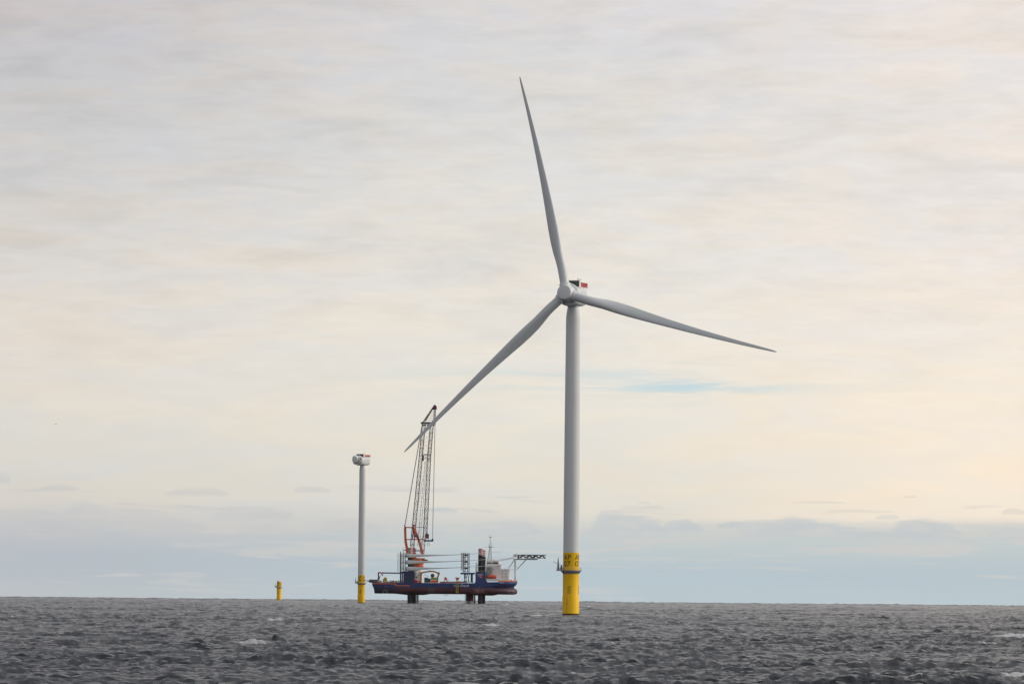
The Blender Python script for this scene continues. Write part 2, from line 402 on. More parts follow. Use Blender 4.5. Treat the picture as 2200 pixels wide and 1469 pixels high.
def build_sea():
    WD = R(-80)
    TA = fft_tile(613.0, 1024, 0.27, 3.0, 160.0, WD, 9.0, 5, 27.0)
    TB = fft_tile(89.0, 640, 0.165, 0.45, 9.0, WD - 0.6 + 0.12, 9.0, 9, 5.5, 3.05)
    TC = fft_tile(1790.0, 256, 1.0, 60.0, 900.0, 0.0, 0.0, 3, 300.0)
    fine = np.linspace(-R(6.7), R(6.7), 1290)
    co = np.concatenate([np.linspace(R(6.7), R(30), 40)[1:], np.linspace(R(30), R(180), 45)[1:]])
    A = np.concatenate([-co[::-1][1:], fine, co])          # up to +180 once
    A = A[np.argsort(A)]
    rr = [2.0]
    while rr[-1] < 470: rr.append(rr[-1] + max(1.6, rr[-1] * 0.012))
    while rr[-1] < 14500: rr.append(rr[-1] * 1.00145)
    Rr = np.array(rr)
    nr, na = len(Rr), len(A)
    r, a = np.meshgrid(Rr, A, indexing='ij')
    x = r * np.sin(a); y = r * np.cos(a)
    hA, xA, yA, dA = sample(TA, 613.0, x, y, 0.0)
    hB, xB, yB, dB = sample(TB, 89.0, x, y, 0.6)
    hC = sample(TC, 1790.0, x, y, 0.3)[0]
    fade = np.clip(1 - (np.abs(a) - R(6.9)) / R(1.5), 0, 1)
    gust = (1.0 + 0.22 * np.clip(hC, -1.5, 1.5)) * (1 + 1.7 * np.clip((r - 6500) / 4000, 0, 1))
    wA = np.where(fade < 1, fade * 1.0, 1.0) * gust; wB = fade * gust * np.clip(1.35 - r / 9000.0, 0.35, 1)
    z = hA * wA + hB * wB
    dx = xA * wA * 0.9 + xB * wB * 0.8; dy = yA * wA * 0.9 + yB * wB * 0.8
    fold = dA * 0.9 * wA + dB * 0.5 * wB
    crest = np.clip((fold - 0.9) / 0.35, 0, 1) * np.clip((hA - 0.30) / 0.25, 0, 1) * np.clip((hC - 0.2) * 0.9, 0, 0.8)
    foam = crest.astype(np.float32)
    # individual breaking crests: (px, py, hump height, half width m, half depth m, foam strength, foam shift)
    for px, py, hh, hw, hd, fs, sh in [(600, 1383, 1.7, 1.7, 2.0, 0.12, 0.0), (536, 1386, 0.12, 4.6, 2.6, .68, 0), (625, 1385, .25, 1.2, 2.5, .7, 0), (568, 1380, 0.35, 1.0, 2.0, 0.5, 0),
                                       (1308, 1384, 0.45, 3.2, 3.0, 1.0, 0), (2125, 1387, 0.45, 4.0, 3.0, 1.0, 0), (2180, 1374, 0.2, 6.0, 5.0, .9, 0), (1375, 1344, 0.3, 4.5, 4.0, .9, 0),
                                       (1085, 1372, 0.3, 4.0, 3.5, .8, 0), (12, 1327, 0.3, 5.5, 6.0, 1.0, 0), (355, 1288, 0.3, 10.0, 30.0, 1.0, 0), (1080, 1455, 0.35, 2.2, 2.0, .3, 0), (2180, 1455, .3, 2.2, 2.0, .8, 0),
                                       (590, 1335, .3, 3.0, 5.0, .8, 0), (1158, 1324, .3, 4.5, 7.0, 1.0, 0), (1261, 1304, .3, 3.2, 14.0, 1.0, 0), (1150, 1330, .2, 4.0, 6.0, .8, 0), (1052, 1345, .25, 3.0, 5.0, .8, 0),
                                       (1800, 1394, .7, 3.5, 2.5, 0, 0), (1560, 1396, .6, 5.0, 3, 0, 0), (1470, 1432, .6, 4.5, 2.6, .0, 0), (960, 1443, .35, 1.8, 2.0, .0, 0), (380, 1466, .5, 2.2, 2.0, .15, 0), (1210, 1403, .45, 3.5, 3, 0, 0), (1085, 1300, .2, 6, 20, .9, 0)]:
        pa, pd = sea_hit(px, py)
        pd = pd - 0.0
        cu = (a - pa) * pd; cv = r - pd
        sel = (np.abs(cu) < hw * 3) & (np.abs(cv) < hd * 4)
        cu, cv = cu[sel], cv[sel]
        wig = 0.4 * np.sin(cu * 0.9 + px) + 0.15 * np.sin(cu * 2.3 + px * 0.3)
        if fs > 0.5: hh = max(hh, 0.42) ; hd = min(hd, max(2.0, pd * 0.004))
        g = np.exp(-(cu / hw) ** 4) * np.exp(-((cv - wig) / hd) ** 2)
        z[sel] += hh * g * (1 + 0.12 * np.sin(cu * 1.9 + px))
        foam[sel] = np.maximum(foam[sel], fs * np.exp(-(cu / hw) ** 4) * np.exp(-((cv + hd * 0.4 - wig) / (hd * 1.1)) ** 4))
    for bx in (spot(1226, 1318, D1), spot(776, 1291, D2)):
        dd = np.hypot(x - bx.x, y - bx.y); sel = dd < 12
        foam[sel] = np.maximum(foam[sel], 0.85 * np.exp(-((dd[sel] - 4.0) / 1.6) ** 2))
    X_ = (x + dx).astype(np.float32); Y_ = (y + dy).astype(np.float32)
    Z_ = (z - r * r / (2 * RE)).astype(np.float32)
    co_ = np.stack([X_, Y_, Z_], -1).reshape(-1, 3)
    co_ = np.concatenate([co_, np.array([[0, 0, 0]], np.float32)])
    idx = np.arange(nr * na).reshape(nr, na)
    i0 = idx[:-1, :]; i1 = idx[1:, :]
    nx = np.roll(np.arange(na), -1)
    q = np.stack([i0, i1, i1[:, nx], i0[:, nx]], -1).reshape(-1, 4)[:, ::-1]
    nq = len(q)
    tri = np.stack([np.full(na, nr * na), idx[0, nx], idx[0, :]], -1)[:, ::-1]
    me = bpy.data.meshes.new('sea')
    me.vertices.add(len(co_)); me.vertices.foreach_set('co', co_.ravel())
    me.loops.add(nq * 4 + na * 3); me.loops.foreach_set('vertex_index', np.concatenate([q.ravel(), tri.ravel()]).astype(np.int32))
    me.polygons.add(nq + na)
    ls = np.concatenate([np.arange(nq) * 4, nq * 4 + np.arange(na) * 3]).astype(np.int32)
    me.polygons.foreach_set('loop_start', ls)
    me.polygons.foreach_set('use_smooth', np.ones(nq + na, bool))
    me.update(calc_edges=True)
    at = me.attributes.new('foam', 'FLOAT', 'POINT'); at.data.foreach_set('value', np.concatenate([foam.ravel(), [0]]).astype(np.float32))
    m = bpy.data.materials.new('sea_water'); m.use_nodes = True
    b = NB(m.node_tree)
    tc = b.n('ShaderNodeTexCoord')
    mp = b.n('ShaderNodeMapping'); b.lk(tc.outputs['Object'], mp.inputs[0]); mp.inputs['Rotation'].default_value = (0, 0, 0.2); mp.inputs['Scale'].default_value = (0.7, 2.2, 1.0)
    n1 = b.noise(mp.outputs[0], 1.1, 4.0, 0.6, 0.3)
    n2 = b.noise(tc.outputs['Object'], 4.5, 3.0, 0.6, 0.2)
    bp = b.n('ShaderNodeBump'); b.put(bp.inputs['Height'], n1 * 0.75 + n2 * 0.16); bp.inputs['Strength'].default_value = 0.8; bp.inputs['Distance'].default_value = 0.6
    fa = b.n('ShaderNodeAttribute', attribute_name='foam')
    fn = b.noise(mp.outputs[0], 2.6, 6.0, 0.75, 0.8)
    fm = b.smooth(E(b, fa.outputs['Fac']) + (fn - 0.5) * 1.5, 0.38, 0.85) * b.smooth(E(b, fa.outputs['Fac']), 0.02, 0.15)
    p = b.n('ShaderNodeBsdfPrincipled'); p.inputs['Base Color'].default_value = (0.008, 0.013, 0.020, 1)
    p.inputs['Roughness'].default_value = 0.19; p.inputs['IOR'].default_value = 1.333
    b.lk(bp.outputs[0], p.inputs['Normal'])
    fo = b.n('ShaderNodeBsdfDiffuse'); fo.inputs[0].default_value = (0.72, 0.73, 0.74, 1)
    mx = b.n('ShaderNodeMixShader'); b.put(mx.inputs[0], fm * 0.8); b.lk(p.outputs[0], mx.inputs[1]); b.lk(fo.outputs[0], mx.inputs[2])
    o = b.n('ShaderNodeOutputMaterial'); b.lk(mx.outputs[0], o.inputs[0])
    me.materials.append(m)
    ob = bpy.data.objects.new('sea', me); sc.collection.objects.link(ob)
    tag(ob, 'grey choppy open sea with scattered whitecaps', 'sea', kind='structure')
build_sea()

# ------------------------------------------------------------------ foundations, towers, turbines
def foundation(root, text_rows, band_top=27.5, yaw_text=R(-36), pile_mat=None):
    """yellow monopile and transition piece with its platform; root stands at the waterline"""
    mp = MB().lathe([(-6, 3.67), (8.3, 3.67), (8.5, 3.53), (18.6, 3.53)]).build('monopile', M['yellow'], root, 40)
    MB().lathe([(-3, 3.70), (0.75, 3.70), (0.9, 3.672)], caps=False).build('algae_belt', M['algae'], mp, 40)
    s = MB()
    a0 = R(-28); s.tube((3.69 * math.sin(a0), -3.69 * math.cos(a0), -1), (3.69 * math.sin(a0), -3.69 * math.cos(a0), 8.0), 0.06, n=6)
    s.box(3.69 * math.sin(a0) - 0.15, 3.69 * math.sin(a0) + 0.15, -3.69 * math.cos(a0) - 0.15, -3.69 * math.cos(a0) + 0.1, 5.0, 5.4)
    s.build('anode_cable', M['brown'], mp)
    tp = MB().lathe([(18.6, 3.49), (band_top, 3.49)]).build('marking_band', M['yellow'], root, 40)
    g1 = text_geo(text_rows[0], 2.35, 3.75, bold=0.006); g2 = text_geo(text_rows[1], 2.45, 3.35, bold=0.006)
    for k in range(4):
        t = MB()
        wrap(t, g1, 3.52, yaw_text + k * math.pi / 2, 25.45); wrap(t, g2, 3.52, yaw_text + k * math.pi / 2, 22.6)
        t.build('number_marking', M['black'], tp)
    g1 = text_geo(text_rows[0], 1.1, 1.7, bold=-0.006); g2 = text_geo(text_rows[1], 1.1, 1.5, bold=-0.006); g3 = text_geo('00 00', 0.35, 1.7)
    for k in range(4):
        t = MB()
        a = yaw_text + R(20) + k * math.pi / 2
        wrap(t, g1, 3.56, a, 12.35); wrap(t, g2, 3.56, a, 10.95)
        for q in range(4): t.add([(3.57 * math.sin(a + u), -3.57 * math.cos(a + u), zz) for u, zz in ((-.24 + q * .13, 9.75), (-.17 + q * .13, 9.75), (-.17 + q * .13, 10.1), (-.24 + q * .13, 10.1))], [(0, 1, 2, 3)])
        t.build('small_marking', M['black'], mp)
    # working platform: flared skirt, deck, railing, laydown area with davit crane
    pl = MB().lathe([(18.2, 3.56), (18.35, 3.62), (19.25, 4.35), (19.35, 4.6), (19.85, 4.62), (19.85, 3.5)], caps=False).build('platform', M['grey'], root, 35)
    MB().box(-6.45, -3.9, -1.9, 1.9, 19.45, 19.8).build('laydown_deck', M['grey'], pl)
    r = MB()
    n = 28
    for i in range(n):
        a = 2 * math.pi * i / n; c, s_ = math.cos(a) * 4.58, math.sin(a) * 4.58
        if c < -4.0: continue
        r.tube((c, s_, 19.85), (c, s_, 20.95), 0.035, n=4)
        a2 = 2 * math.pi * (i + 1) / n; c2, s2 = math.cos(a2) * 4.58, math.sin(a2) * 4.58
        if c2 < -4.0: continue
        for zz in (20.4, 20.95): r.tube((c, s_, zz), (c2, s2, zz), 0.03, n=4)
    r.build('railing', M['lgrey'], pl); r = MB()
    for x0, y0, x1, y1 in ((-6.4, -1.85, -4.2, -1.85), (-6.4, -1.85, -6.4, 1.85), (-6.4, 1.85, -4.2, 1.85)):
        for t_ in np.linspace(0, 1, 5): r.tube((x0 + (x1 - x0) * t_, y0 + (y1 - y0) * t_, 19.8), (x0 + (x1 - x0) * t_, y0 + (y1 - y0) * t_, 20.9), 0.035, n=4)
        for zz in (20.35, 20.9): r.tube((x0, y0, zz), (x1, y1, zz), 0.03, n=4)
    r.build('railing', M['lgrey'], pl)
    d = MB().lathe([(19.8, 0.42), (21.3, 0.38), (23.4, 0.26), (25.0, 0.12), (25.5, 0.03)], o=(-5.65, -0.3, 0), n=12).build('davit_mast', M['dgrey'], pl, 40)
    MB().tube((-7.6, -0.8, 23.55), (-3.9, -0.8, 21.6), 0.09, 0.12, n=6).tube((-7.6, -0.8, 23.55), (-7.6, -0.8, 23.1), 0.12, n=6).build('davit_arm', M['lgrey'], pl)
    e = MB().box(-4.6, -3.7, -1.5, 0.4, 19.9, 21.4).box(-4.3, -3.8, -1.3, 0.2, 21.4, 22.2)
    for k in range(4): e.tube((-5.2 + k * .4, -1.6, 19.8), (-5.0 + k * .35, -1.6, 21.3 + .2 * k), 0.06, n=5)
    e.build('winch_unit', M['grey'], pl)
    MB().box(-5.0, -4.65, -1.5, -0.8, 19.9, 20.7).build('switch_box', M['red'], pl)

def turbine(name, base, yaw, azim0, with_blades, label, rows, rot_text, rz=0.0):
    root = empty(name, base, rz)
    tag(root, label, 'wind turbine')
    foundation(root, rows, yaw_text=rot_text)
    seams = [(27.5, 3.47), (58, 3.42), (58.05, 3.44), (58.25, 3.44), (58.3, 3.41), (95, 3.26), (95.05, 3.28), (95.25, 3.28), (95.3, 3.25), (130.3, 3.08), (131.5, 3.0), (134.6, 2.5), (136.6, 2.28)]
    MB().lathe(seams, n=64).build('tower', M['turbine'], root, 20)
    HZ, OV, TILT = 140.5, 10.2, R(6)
    f = Vector((-math.sin(yaw), -math.cos(yaw), 0)); rt = Vector((math.cos(yaw), -math.sin(yaw), 0)); z = Vector((0, 0, 1))
    n = f * math.cos(TILT) + z * math.sin(TILT); u = z * math.cos(TILT) - f * math.sin(TILT)
    C = Vector((0, 0, HZ)) + f * OV
    def P(a, l, h): return C - f * a + rt * l + z * h         # a = metres behind the rotor
    # nacelle: rounded body lofted from the generator ring to the tail
    mb = MB(); secs = []
    N = 40
    for a, hw, zt, zb, ex in ((4.3, 4.35, 3.6, -4.9, 3.0), (5.2, 4.45, 3.3, -5.0, 4.0), (9.0, 4.45, 3.3, -5.0, 5.0), (15.0, 4.35, 3.3, -4.9, 5.0), (17.3, 4.15, 3.2, -4.5, 5.0), (17.9, 3.7, 2.9, -4.0, 4.0)):
        ring = []
        for i in range(N):
            t = 2 * math.pi * i / N; c, s = math.cos(t), math.sin(t)
            px = hw * math.copysign(abs(c) ** (2 / ex), c); pz = math.copysign(abs(s) ** (2 / ex), s)
            hz_, cz = (zt - zb) / 2, (zt + zb) / 2
            low = 1.0 if pz > -0.2 else 1.0 - 0.10 * (-pz - 0.2)
            ring.append(P(a, px * low, cz + pz * hz_ - 0.0))
        secs.append(ring)
    vs = [p for r_ in secs for p in r_]
    fs = [(k * N + i, k * N + (i + 1) % N, (k + 1) * N + (i + 1) % N, (k + 1) * N + i) for k in range(len(secs) - 1) for i in range(N)]
    fs += [tuple(range(N - 1, -1, -1)), tuple(range((len(secs) - 1) * N, len(secs) * N))]
    mb.add(vs, fs)
    mb.lathe([(-0.6, 2.45), (1.2, 2.6)], o=P(OV, 0, -5.2), ax=(0, 0, 1))
    nac = mb.build('nacelle', M['turbine'], root, 35)
    gen = MB().lathe([(-4.6, 4.7), (-4.2, 4.98), (-2.2, 5.02), (-1.9, 4.8), (-1.7, 4.3)], o=C, ax=n, n=64).build('generator', M['turbine'], root, 30)
    def pbox(m_, a0, a1, l0, l1, h0, h1):
        vs = [P(a, l, h) for h in (h0, h1) for l in (l0, l1) for a in (a0, a1)]
        m_.add(vs, [(0, 2, 3, 1), (4, 5, 7, 6), (0, 1, 5, 4), (2, 6, 7, 3), (0, 4, 6, 2), (1, 3, 7, 5)])
    m_ = MB(); pbox(m_, 5.7, 7.2, -4.1, 4.1, 3.3, 5.9); m_.build('cooler', M['slate'], nac)
    m_ = MB(); pbox(m_, 5.55, 7.4, -4.25, 4.25, 5.9, 6.1); pbox(m_, 5.55, 7.4, 4.1, 4.32, 3.2, 5.9); pbox(m_, 5.55, 7.4, -4.32, -4.1, 3.2, 5.9); m_.build('cooler_frame', M['white'], nac)
    m_ = MB()
    for a in np.linspace(7.7, 17.6, 9):
        for l in (-4.2, 4.2): m_.beam(P(a, l, 3.2), P(a, l, 5.3), 0.14)
    for l in (-4.2, 4.2):
        for k, a in enumerate(np.linspace(7.7, 16.36, 8)):
            pbox(m_, a + .12, a + (0.62 if k % 3 != 2 else 1.0), l - .05, l + .05, 3.4, 5.1)
            m_.beam(P(a, l, 3.4), P(a + 1.24, l, 5.1), 0.12)
        for h in (3.4, 4.3, 5.25): m_.beam(P(7.7, l, h), P(17.6, l, h), 0.14)
    for l in np.linspace(-4.2, 4.2, 6): m_.beam(P(17.6, l, 3.2), P(17.6, l, 5.3), 0.14)
    for h in (4.3, 5.25): m_.beam(P(17.6, -4.2, h), P(17.6, 4.2, h), 0.14)
    m_.build('hoist_railing', M['red'], nac)
    m_ = MB()
    for a, l, h in ((7.9, 3.9, 6.5), (8.9, 2.6, 6.9), (7.8, 3.2, 6.1)): m_.tube(P(a, l, 3.3), P(a, l, h), 0.10, n=5); m_.tube(P(a, l - .4, h), P(a, l + .4, h), .09, n=5)
    m_.build('wind_sensor', M['dgrey'], nac)
    # hub: flat-nosed spinner with three root collars
    hub = MB()
    hub.lathe([(-1.7, 3.4), (-1.4, 3.95), (0.6, 4.0), (2.2, 3.55), (3.3, 3.2), (3.55, 3.05), (3.62, 2.7), (3.75, 1.6), (3.8, 0.2)], o=C, ax=n, n=64)
    hub = hub.build('hub', M['turbine'], root, 18)
    for k in range(3):
        ph = azim0 + k * 2 * math.pi / 3
        sp_ = rt * math.cos(ph) + u * math.sin(ph)
        MB().lathe([(2.2, 2.45), (4.35, 2.42), (4.5, 2.28), (4.5, 1.9)], o=C, ax=sp_, n=40).build('blade_collar', M['turbine'], hub, 30)
        if not with_blades: MB().lathe([(4.3, 2.0), (4.56, 2.0)], o=C, ax=sp_, n=32).build('blade_socket', M['dgrey'], hub, 30)
    if with_blades:
        for k in range(3):
            ph = azim0 + k * 2 * math.pi / 3
            sp_ = rt * math.cos(ph) + u * math.sin(ph); td = -rt * math.sin(ph) + u * math.cos(ph)
            blade_mb(lambda s_, c_, t_: C + sp_ * s_ + td * c_ + n * t_, 3.6, 100.0, 4.5, 1.5, R(12)).build('rotor_blade', M['blade'], root, 60)
    return root

RS = [3.0, 8, 12, 16, 20, 24, 30, 38, 50, 65, 80, 90, 96, 99, 100]
CH = [3.95, 3.95, 4.15, 4.55, 4.95, 5.2, 5.05, 4.4, 3.45, 2.55, 1.8, 1.35, 1.0, .65, .2]
TH = [3.95, 3.9, 3.65, 3.3, 2.95, 2.6, 2.05, 1.45, 1.0, .65, .40, .27, .18, .12, .05]
TW = [16, 16, 15, 14, 12.5, 11, 9, 7, 4.5, 2.5, 1, 0, -1, -1, -1]
def blade_mb(place, r0, r1, inplane, prebend, pitch):
    """place(span, chordwise, thicknesswise) -> point"""
    mb = MB(); N = 28; st = list(np.linspace(r0, 30, 26)) + list(np.linspace(32, 94, 32)) + [95.5, 97, 98, 98.8, 99.4, 99.8, 100]
    st = [s for s in st if s <= r1]
    for s in st:
        c = np.interp(s, RS, CH); t = np.interp(s, RS, TH); tw = R(np.interp(s, RS, TW)) + pitch * 0.5
        circ = max(0.0, min(1.0, (20 - s) / 11)) ; circ = circ * circ * (3 - 2 * circ)
        le = 0.5 * circ + 0.34 * (1 - circ)
        for i in range(N):
            a = 2 * math.pi * i / N
            xc = 0.5 - 0.5 * math.cos(a)
            af = 5.0 * (0.2969 * math.sqrt(xc) - 0.126 * xc - 0.3516 * xc ** 2 + 0.2843 * xc ** 3 - 0.1036 * xc ** 4)
            yy = circ * 0.5 * math.sin(a) + (1 - circ) * (af * (1 if math.sin(a) >= 0 else -0.75))
            X0 = (xc - le) * c; Y0 = yy * t
            X1 = X0 * math.cos(tw) + Y0 * math.sin(tw); Y1 = -X0 * math.sin(tw) + Y0 * math.cos(tw)
            q = (s / 100.0) ** 2
            mb.v.append(tuple(place(s, X1 + inplane * q, Y1 + prebend * q)))
    for k in range(len(st) - 1):
        for i in range(N):
            j = (i + 1) % N; mb.f.append((k * N + i, k * N + j, (k + 1) * N + j, (k + 1) * N + i))
    mb.f += [tuple(range(N - 1, -1, -1)), tuple(range((len(st) - 1) * N, len(st) * N))]
    return mb

turbine('wind_turbine', spot(1226, 1318, D1), R(18), R(101.9), True, 'complete three bladed wind turbine on yellow base marked AP 07, tallest and nearest', ('AP', '07'), R(-33))
turbine('wind_turbine', spot(776, 1291, D2), R(33), R(12), False, 'bladeless turbine tower with bare hub, on yellow base at the stern of the ship', ('AP', '08'), R(-36))
fr = empty('turbine_foundation', spot(599.5, 1285, D3))
tag(fr, 'lone yellow monopile foundation without a tower, far off at the horizon', 'foundation')
foundation(fr, ('AP', '09'), band_top=28.2)
MB().lathe([(28.2, 3.5), (28.6, 3.6), (29.3, 3.0), (29.7, 1.2), (29.75, 0.1)]).build('top_cover', M['white'], fr, 40)

# ------------------------------------------------------------------ jack-up installation ship
SY = R(4.3)
sbase = spot(957 + 0.0, 1291.6, DS)
ship = empty('jack_up_ship', sbase, -SY)
tag(ship, 'blue and red jack-up crane ship standing on its legs above the water', 'ship')
sm = ship.matrix_basis if False else Matrix.Translation(sbase) @ Matrix.Rotation(-SY, 4, 'Z')
K = 11.52
def S(cx, cy, Y=-18.0):
    return Vector(((cx - 925) / K - 0.075 * (Y + 18), Y, (1008 + 0.0087 * (cx - 925) - cy) / K))
def Sx(cx, Y=-18.0): return S(cx, 0, Y).x
def Sz(cx, cy): return S(cx, cy).z
def onship(name, label, cat, group=None):
    o = empty(name, sbase, -SY); tag(o, label, cat, group); return o
def sbox(mb, cx0, cx1, cy0, cy1, y0, y1):
    """box given by its outline on the side view"""
    z1, z0 = Sz((cx0 + cx1) / 2, cy0), Sz((cx0 + cx1) / 2, cy1)
    return mb.box(Sx(cx0, y0), Sx(cx1, y0), y0, y1, z0, z1)

# hull
HB = 20.0
lev = [(9.7, -67.6, 66.0, .86), (10.2, -67.9, 69.0, .93), (11.2, -68.0, 69.9, .97), (12.6, -68.1, 70.1, 1.0), (14.0, -68.3, 69.9, 1.0), (15.2, -68.7, 68.8, 1.0), (15.86, -69.0, 67.2, 1.0), (16.6, -69.4, 66.6, 1.0), (17.6, -69.9, 67.2, 1.0), (18.8, -70.1, 68.6, 1.0), (20.3, -70.3, 69.6, 1.0)]
h = MB(); NP = 34
rings = []
for z_, xs, xb, bw in lev:
    pts = []
    bf = {True: 1.0}.get(z_ > 17, 1.0)
    tl = 30.0 if z_ < 17 else 22.0
    xx = [xs + (xb - xs) * t for t in np.linspace(0, 1, NP)]
    # concentrate points at the bow
    xx = list(np.linspace(xs, xb - tl, 14)) + [xb - tl * math.cos(math.pi / 2 * t) for t in np.linspace(0.06, 1, NP - 14)]
    def hb(x):
        t = max(0.0, (x - (xb - tl)) / tl); st_ = max(0.0, 1 - (x - xs) / 9.0)
        minw = 1.6 if z_ < 16 else 3.0
        return (HB * bw) * (1 - 0.06 * st_) * ((1 - t ** 2.2) ** (0.75 if z_ < 17 else 0.6)) + minw * (t ** 6)
    for x in xx: pts.append((x, -hb(x), z_))
    for x in reversed(xx): pts.append((x, hb(x), z_))
    rings.append(pts)
# bow deck sheer
n_ = len(rings[0])
vs = [p for r_ in rings for p in r_]
fs = [(k * n_ + i, k * n_ + (i + 1) % n_, (k + 1) * n_ + (i + 1) % n_, (k + 1) * n_ + i) for k in range(len(rings) - 1) for i in range(n_)]
h.add(vs, fs)
for base in (0, (len(rings) - 1) * n_):
    h.f += [(base + i, base + i + 1, base + n_ - 2 - i, base + n_ - 1 - i) for i in range(NP - 1)]
# bulges under the hull where the leg wells end
for c0, c1, c2, c3 in ((372, 500, 668, 742), (1170, 1285, 1448, 1500)):
    z0, z1 = 8.6, 9.72
    vs = []
    for y in (-18.5, 18.5): vs += [(Sx(c0), y, z1), (Sx(c3), y, z1), (Sx(c2), y * .9, z0), (Sx(c1), y * .9, z0)]
    h.add(vs, [(0, 1, 2, 3), (7, 6, 5, 4), (0, 4, 5, 1), (1, 5, 6, 2), (2, 6, 7, 3), (3, 7, 4, 0)])
hull = h.build('hull', M['hull'], ship, 40)
# raised forecastle side and orange bulwark
fc = MB()
vs = []; nn = 20; tl = 22.0; xb = 69.9
prof = []
x_0 = Sx(1270)
for x in list(np.linspace(x_0, xb - tl, 6)) + [xb - tl * math.cos(math.pi / 2 * t) for t in np.linspace(0.06, 1, nn)]:
    t = max(0.0, (x - (xb - tl)) / tl); prof.append((x, HB * ((1 - t ** 2.2) ** 0.6) + 3.0 * t ** 6))
def prism(mb, prof, z0f, z1f, off=0.0):
    m = len(prof); vs = []
    for zf in (z0f, z1f):
        vs += [(x, -(y_ + off), zf(x)) for x, y_ in prof] + [(x, y_ + off, zf(x)) for x, y_ in reversed(prof)]
    nn_ = 2 * m
    fs = [(i, (i + 1) % nn_, nn_ + (i + 1) % nn_, nn_ + i) for i in range(nn_)]
    fs += [(nn_ + i, nn_ + i + 1, 2 * nn_ - 2 - i, 2 * nn_ - 1 - i) for i in range(m - 1)]
    mb.add(vs, fs)
ztop = lambda x: 21.3 + 1.1 * max(0, (x - x_0) / 40.0)
prism(fc, prof, lambda x: 20.3, ztop)
fc.build('forecastle', M['blue'], ship, 40)
bw = MB(); p2 = [p for p in prof if p[0] > Sx(1528)]
m = len(p2)
vs = []
for off, zf in ((0.02, 0.0), (0.02, 1.15), (-0.25, 1.15), (-0.25, 0.0)):
    vs += [(x, -(y_ + off), ztop(x) + zf) for x, y_ in p2]
fs = [(j * m + i, j * m + i + 1, ((j + 1) % 4) * m + i + 1, ((j + 1) % 4) * m + i) for j in range(4) for i in range(m - 1)]
bw.add(vs, fs); bw.add([(x, -y_, z_) for x, y_, z_ in vs], fs)
bw.build('bulwark', M['orange'], hull)
# orange stripe along the stern quarter, both sides
STP = MB
stp = MB()
def band(pts, wd, y):
    for (a0, b0), (a1, b1) in zip(pts[:-1], pts[1:]):
        p, q = S(a0, b0), S(a1, b1); d = Vector((q.x - p.x, 0, q.z - p.z)).normalized(); nrm = Vector((-d.z, 0, d.x)) * wd / 2
        vs = [(v.x, y + dy, v.z) for dy in (0, 0.06) for v in (p - nrm, q - nrm, q + nrm, p + nrm)]
        stp.add(vs, [(0, 1, 2, 3), (7, 6, 5, 4), (0, 4, 5, 1), (1, 5, 6, 2), (2, 6, 7, 3), (3, 7, 4, 0)])
for y in (-HB - 0.08, HB + 0.02):
    stp = MB(); band([(180, 779), (352, 779), (384, 803)], 0.95, y); band([(372, 774), (404, 802), (542, 802)], 0.95, y); band([(118, 778), (180, 778)], .95, y * 0.985); stp.build('hull_stripe', M['orange'], hull)
# lettering on the hull side
def side_text(mb, s, cx, cy, ht, wd, y):
    vs, fs = text_geo(s, ht, wd, 0); c = S(cx, cy)
    mb.add([(c.x + x, y, c.z + yy) for x, yy, _ in vs], fs)
t = MB()
side_text(t, 'Van', 1066, 803, 2.2, 5.6, -HB - 0.05); side_text(t, 'Oord', 1158, 801, 2.4, 8.0, -HB - 0.05)
for sx_ in (-0.12, 0.12): pass
t.build('name_lettering', M['text'], hull)
t = MB(); side_text(t, 'AEOLUS', 1571, 768, 0.85, 4.3, -HB + 0.0)
t.v = [(x, -(HB * ((1 - max(0, (x - (xb - tl)) / tl) ** 2.2) ** .6)) - 0.12, z) for x, y, z in t.v]
t.build('bow_lettering', M['text'], hull)
for cx, cy in ((240, 872), (250, 858), (262, 850), (275, 862), (290, 858), (295, 880), (248, 884), (280, 884), (222, 808), (270, 812), (524, 817), (1325, 821)):
    c = S(cx, cy); MB().lathe([(0, .28), (.05, .28)], o=(c.x, -HB * (1.0 if c.x > -60 else .985) - .07, c.z), ax=(0, 1, 0), n=8).build('thruster_mark', M['text'], hull)
for cx, cy in ((1640, 862), (1640, 882), (1660, 864), (1662, 884), (1690, 862), (1692, 884), (1708, 860), (1706, 880)):
    c = S(cx, cy); tl2 = 30.0; xbb = 69.9
    tt = max(0, (c.x - (xbb - tl2)) / tl2); yb = HB * (max(0, 1 - tt ** 2.2)) ** .75 + 1.6 * tt ** 6
    MB().lathe([(-.35, .30), (.4, .30)], o=(c.x, -yb, c.z), ax=(0, 1, 0), n=8).build('thruster_mark', M['text'], hull)
dk = MB().box(-69.0, 50, -19.2, 19.2, 20.3, 20.5).build('deck', M['brown'], ship)

# legs: near and far pair aft, near and far pair forward
def leg(cx, Y, ctop, zb=-9.0, dark=M['legs']):
    z1 = Sz(cx, ctop); x = Sx(cx, Y)
    bands = [(z1 - 6.6, (0.010, 0.010, 0.018))]
    z = z1 - 6.6
    for i in range(7): z += 0.95; bands.append((z, WHT if i % 2 == 0 else REDW))
    o = MB().lathe([(zb - 0, 2.3), (z1 - .3, 2.3), (z1, 2.0)], n=32).build('leg', banded('leg_bands', bands), ship, 40)
    o.location = (x, Y, 0)
    # rack strips running down the leg
    s = MB()
    for a in (R(-60), R(60), R(180)): s.box(2.3 * math.sin(a) - .3, 2.3 * math.sin(a) + .3, -2.3 * math.cos(a) - .18, -2.3 * math.cos(a) + .18, zb, z1 - 7)
    r_ = s.build('leg_rack', M['legs'], o)
    return o
leg(542, -15, 375); leg(576, 17, 375); leg(1334, -15, 385); leg(1362, 17, 397)
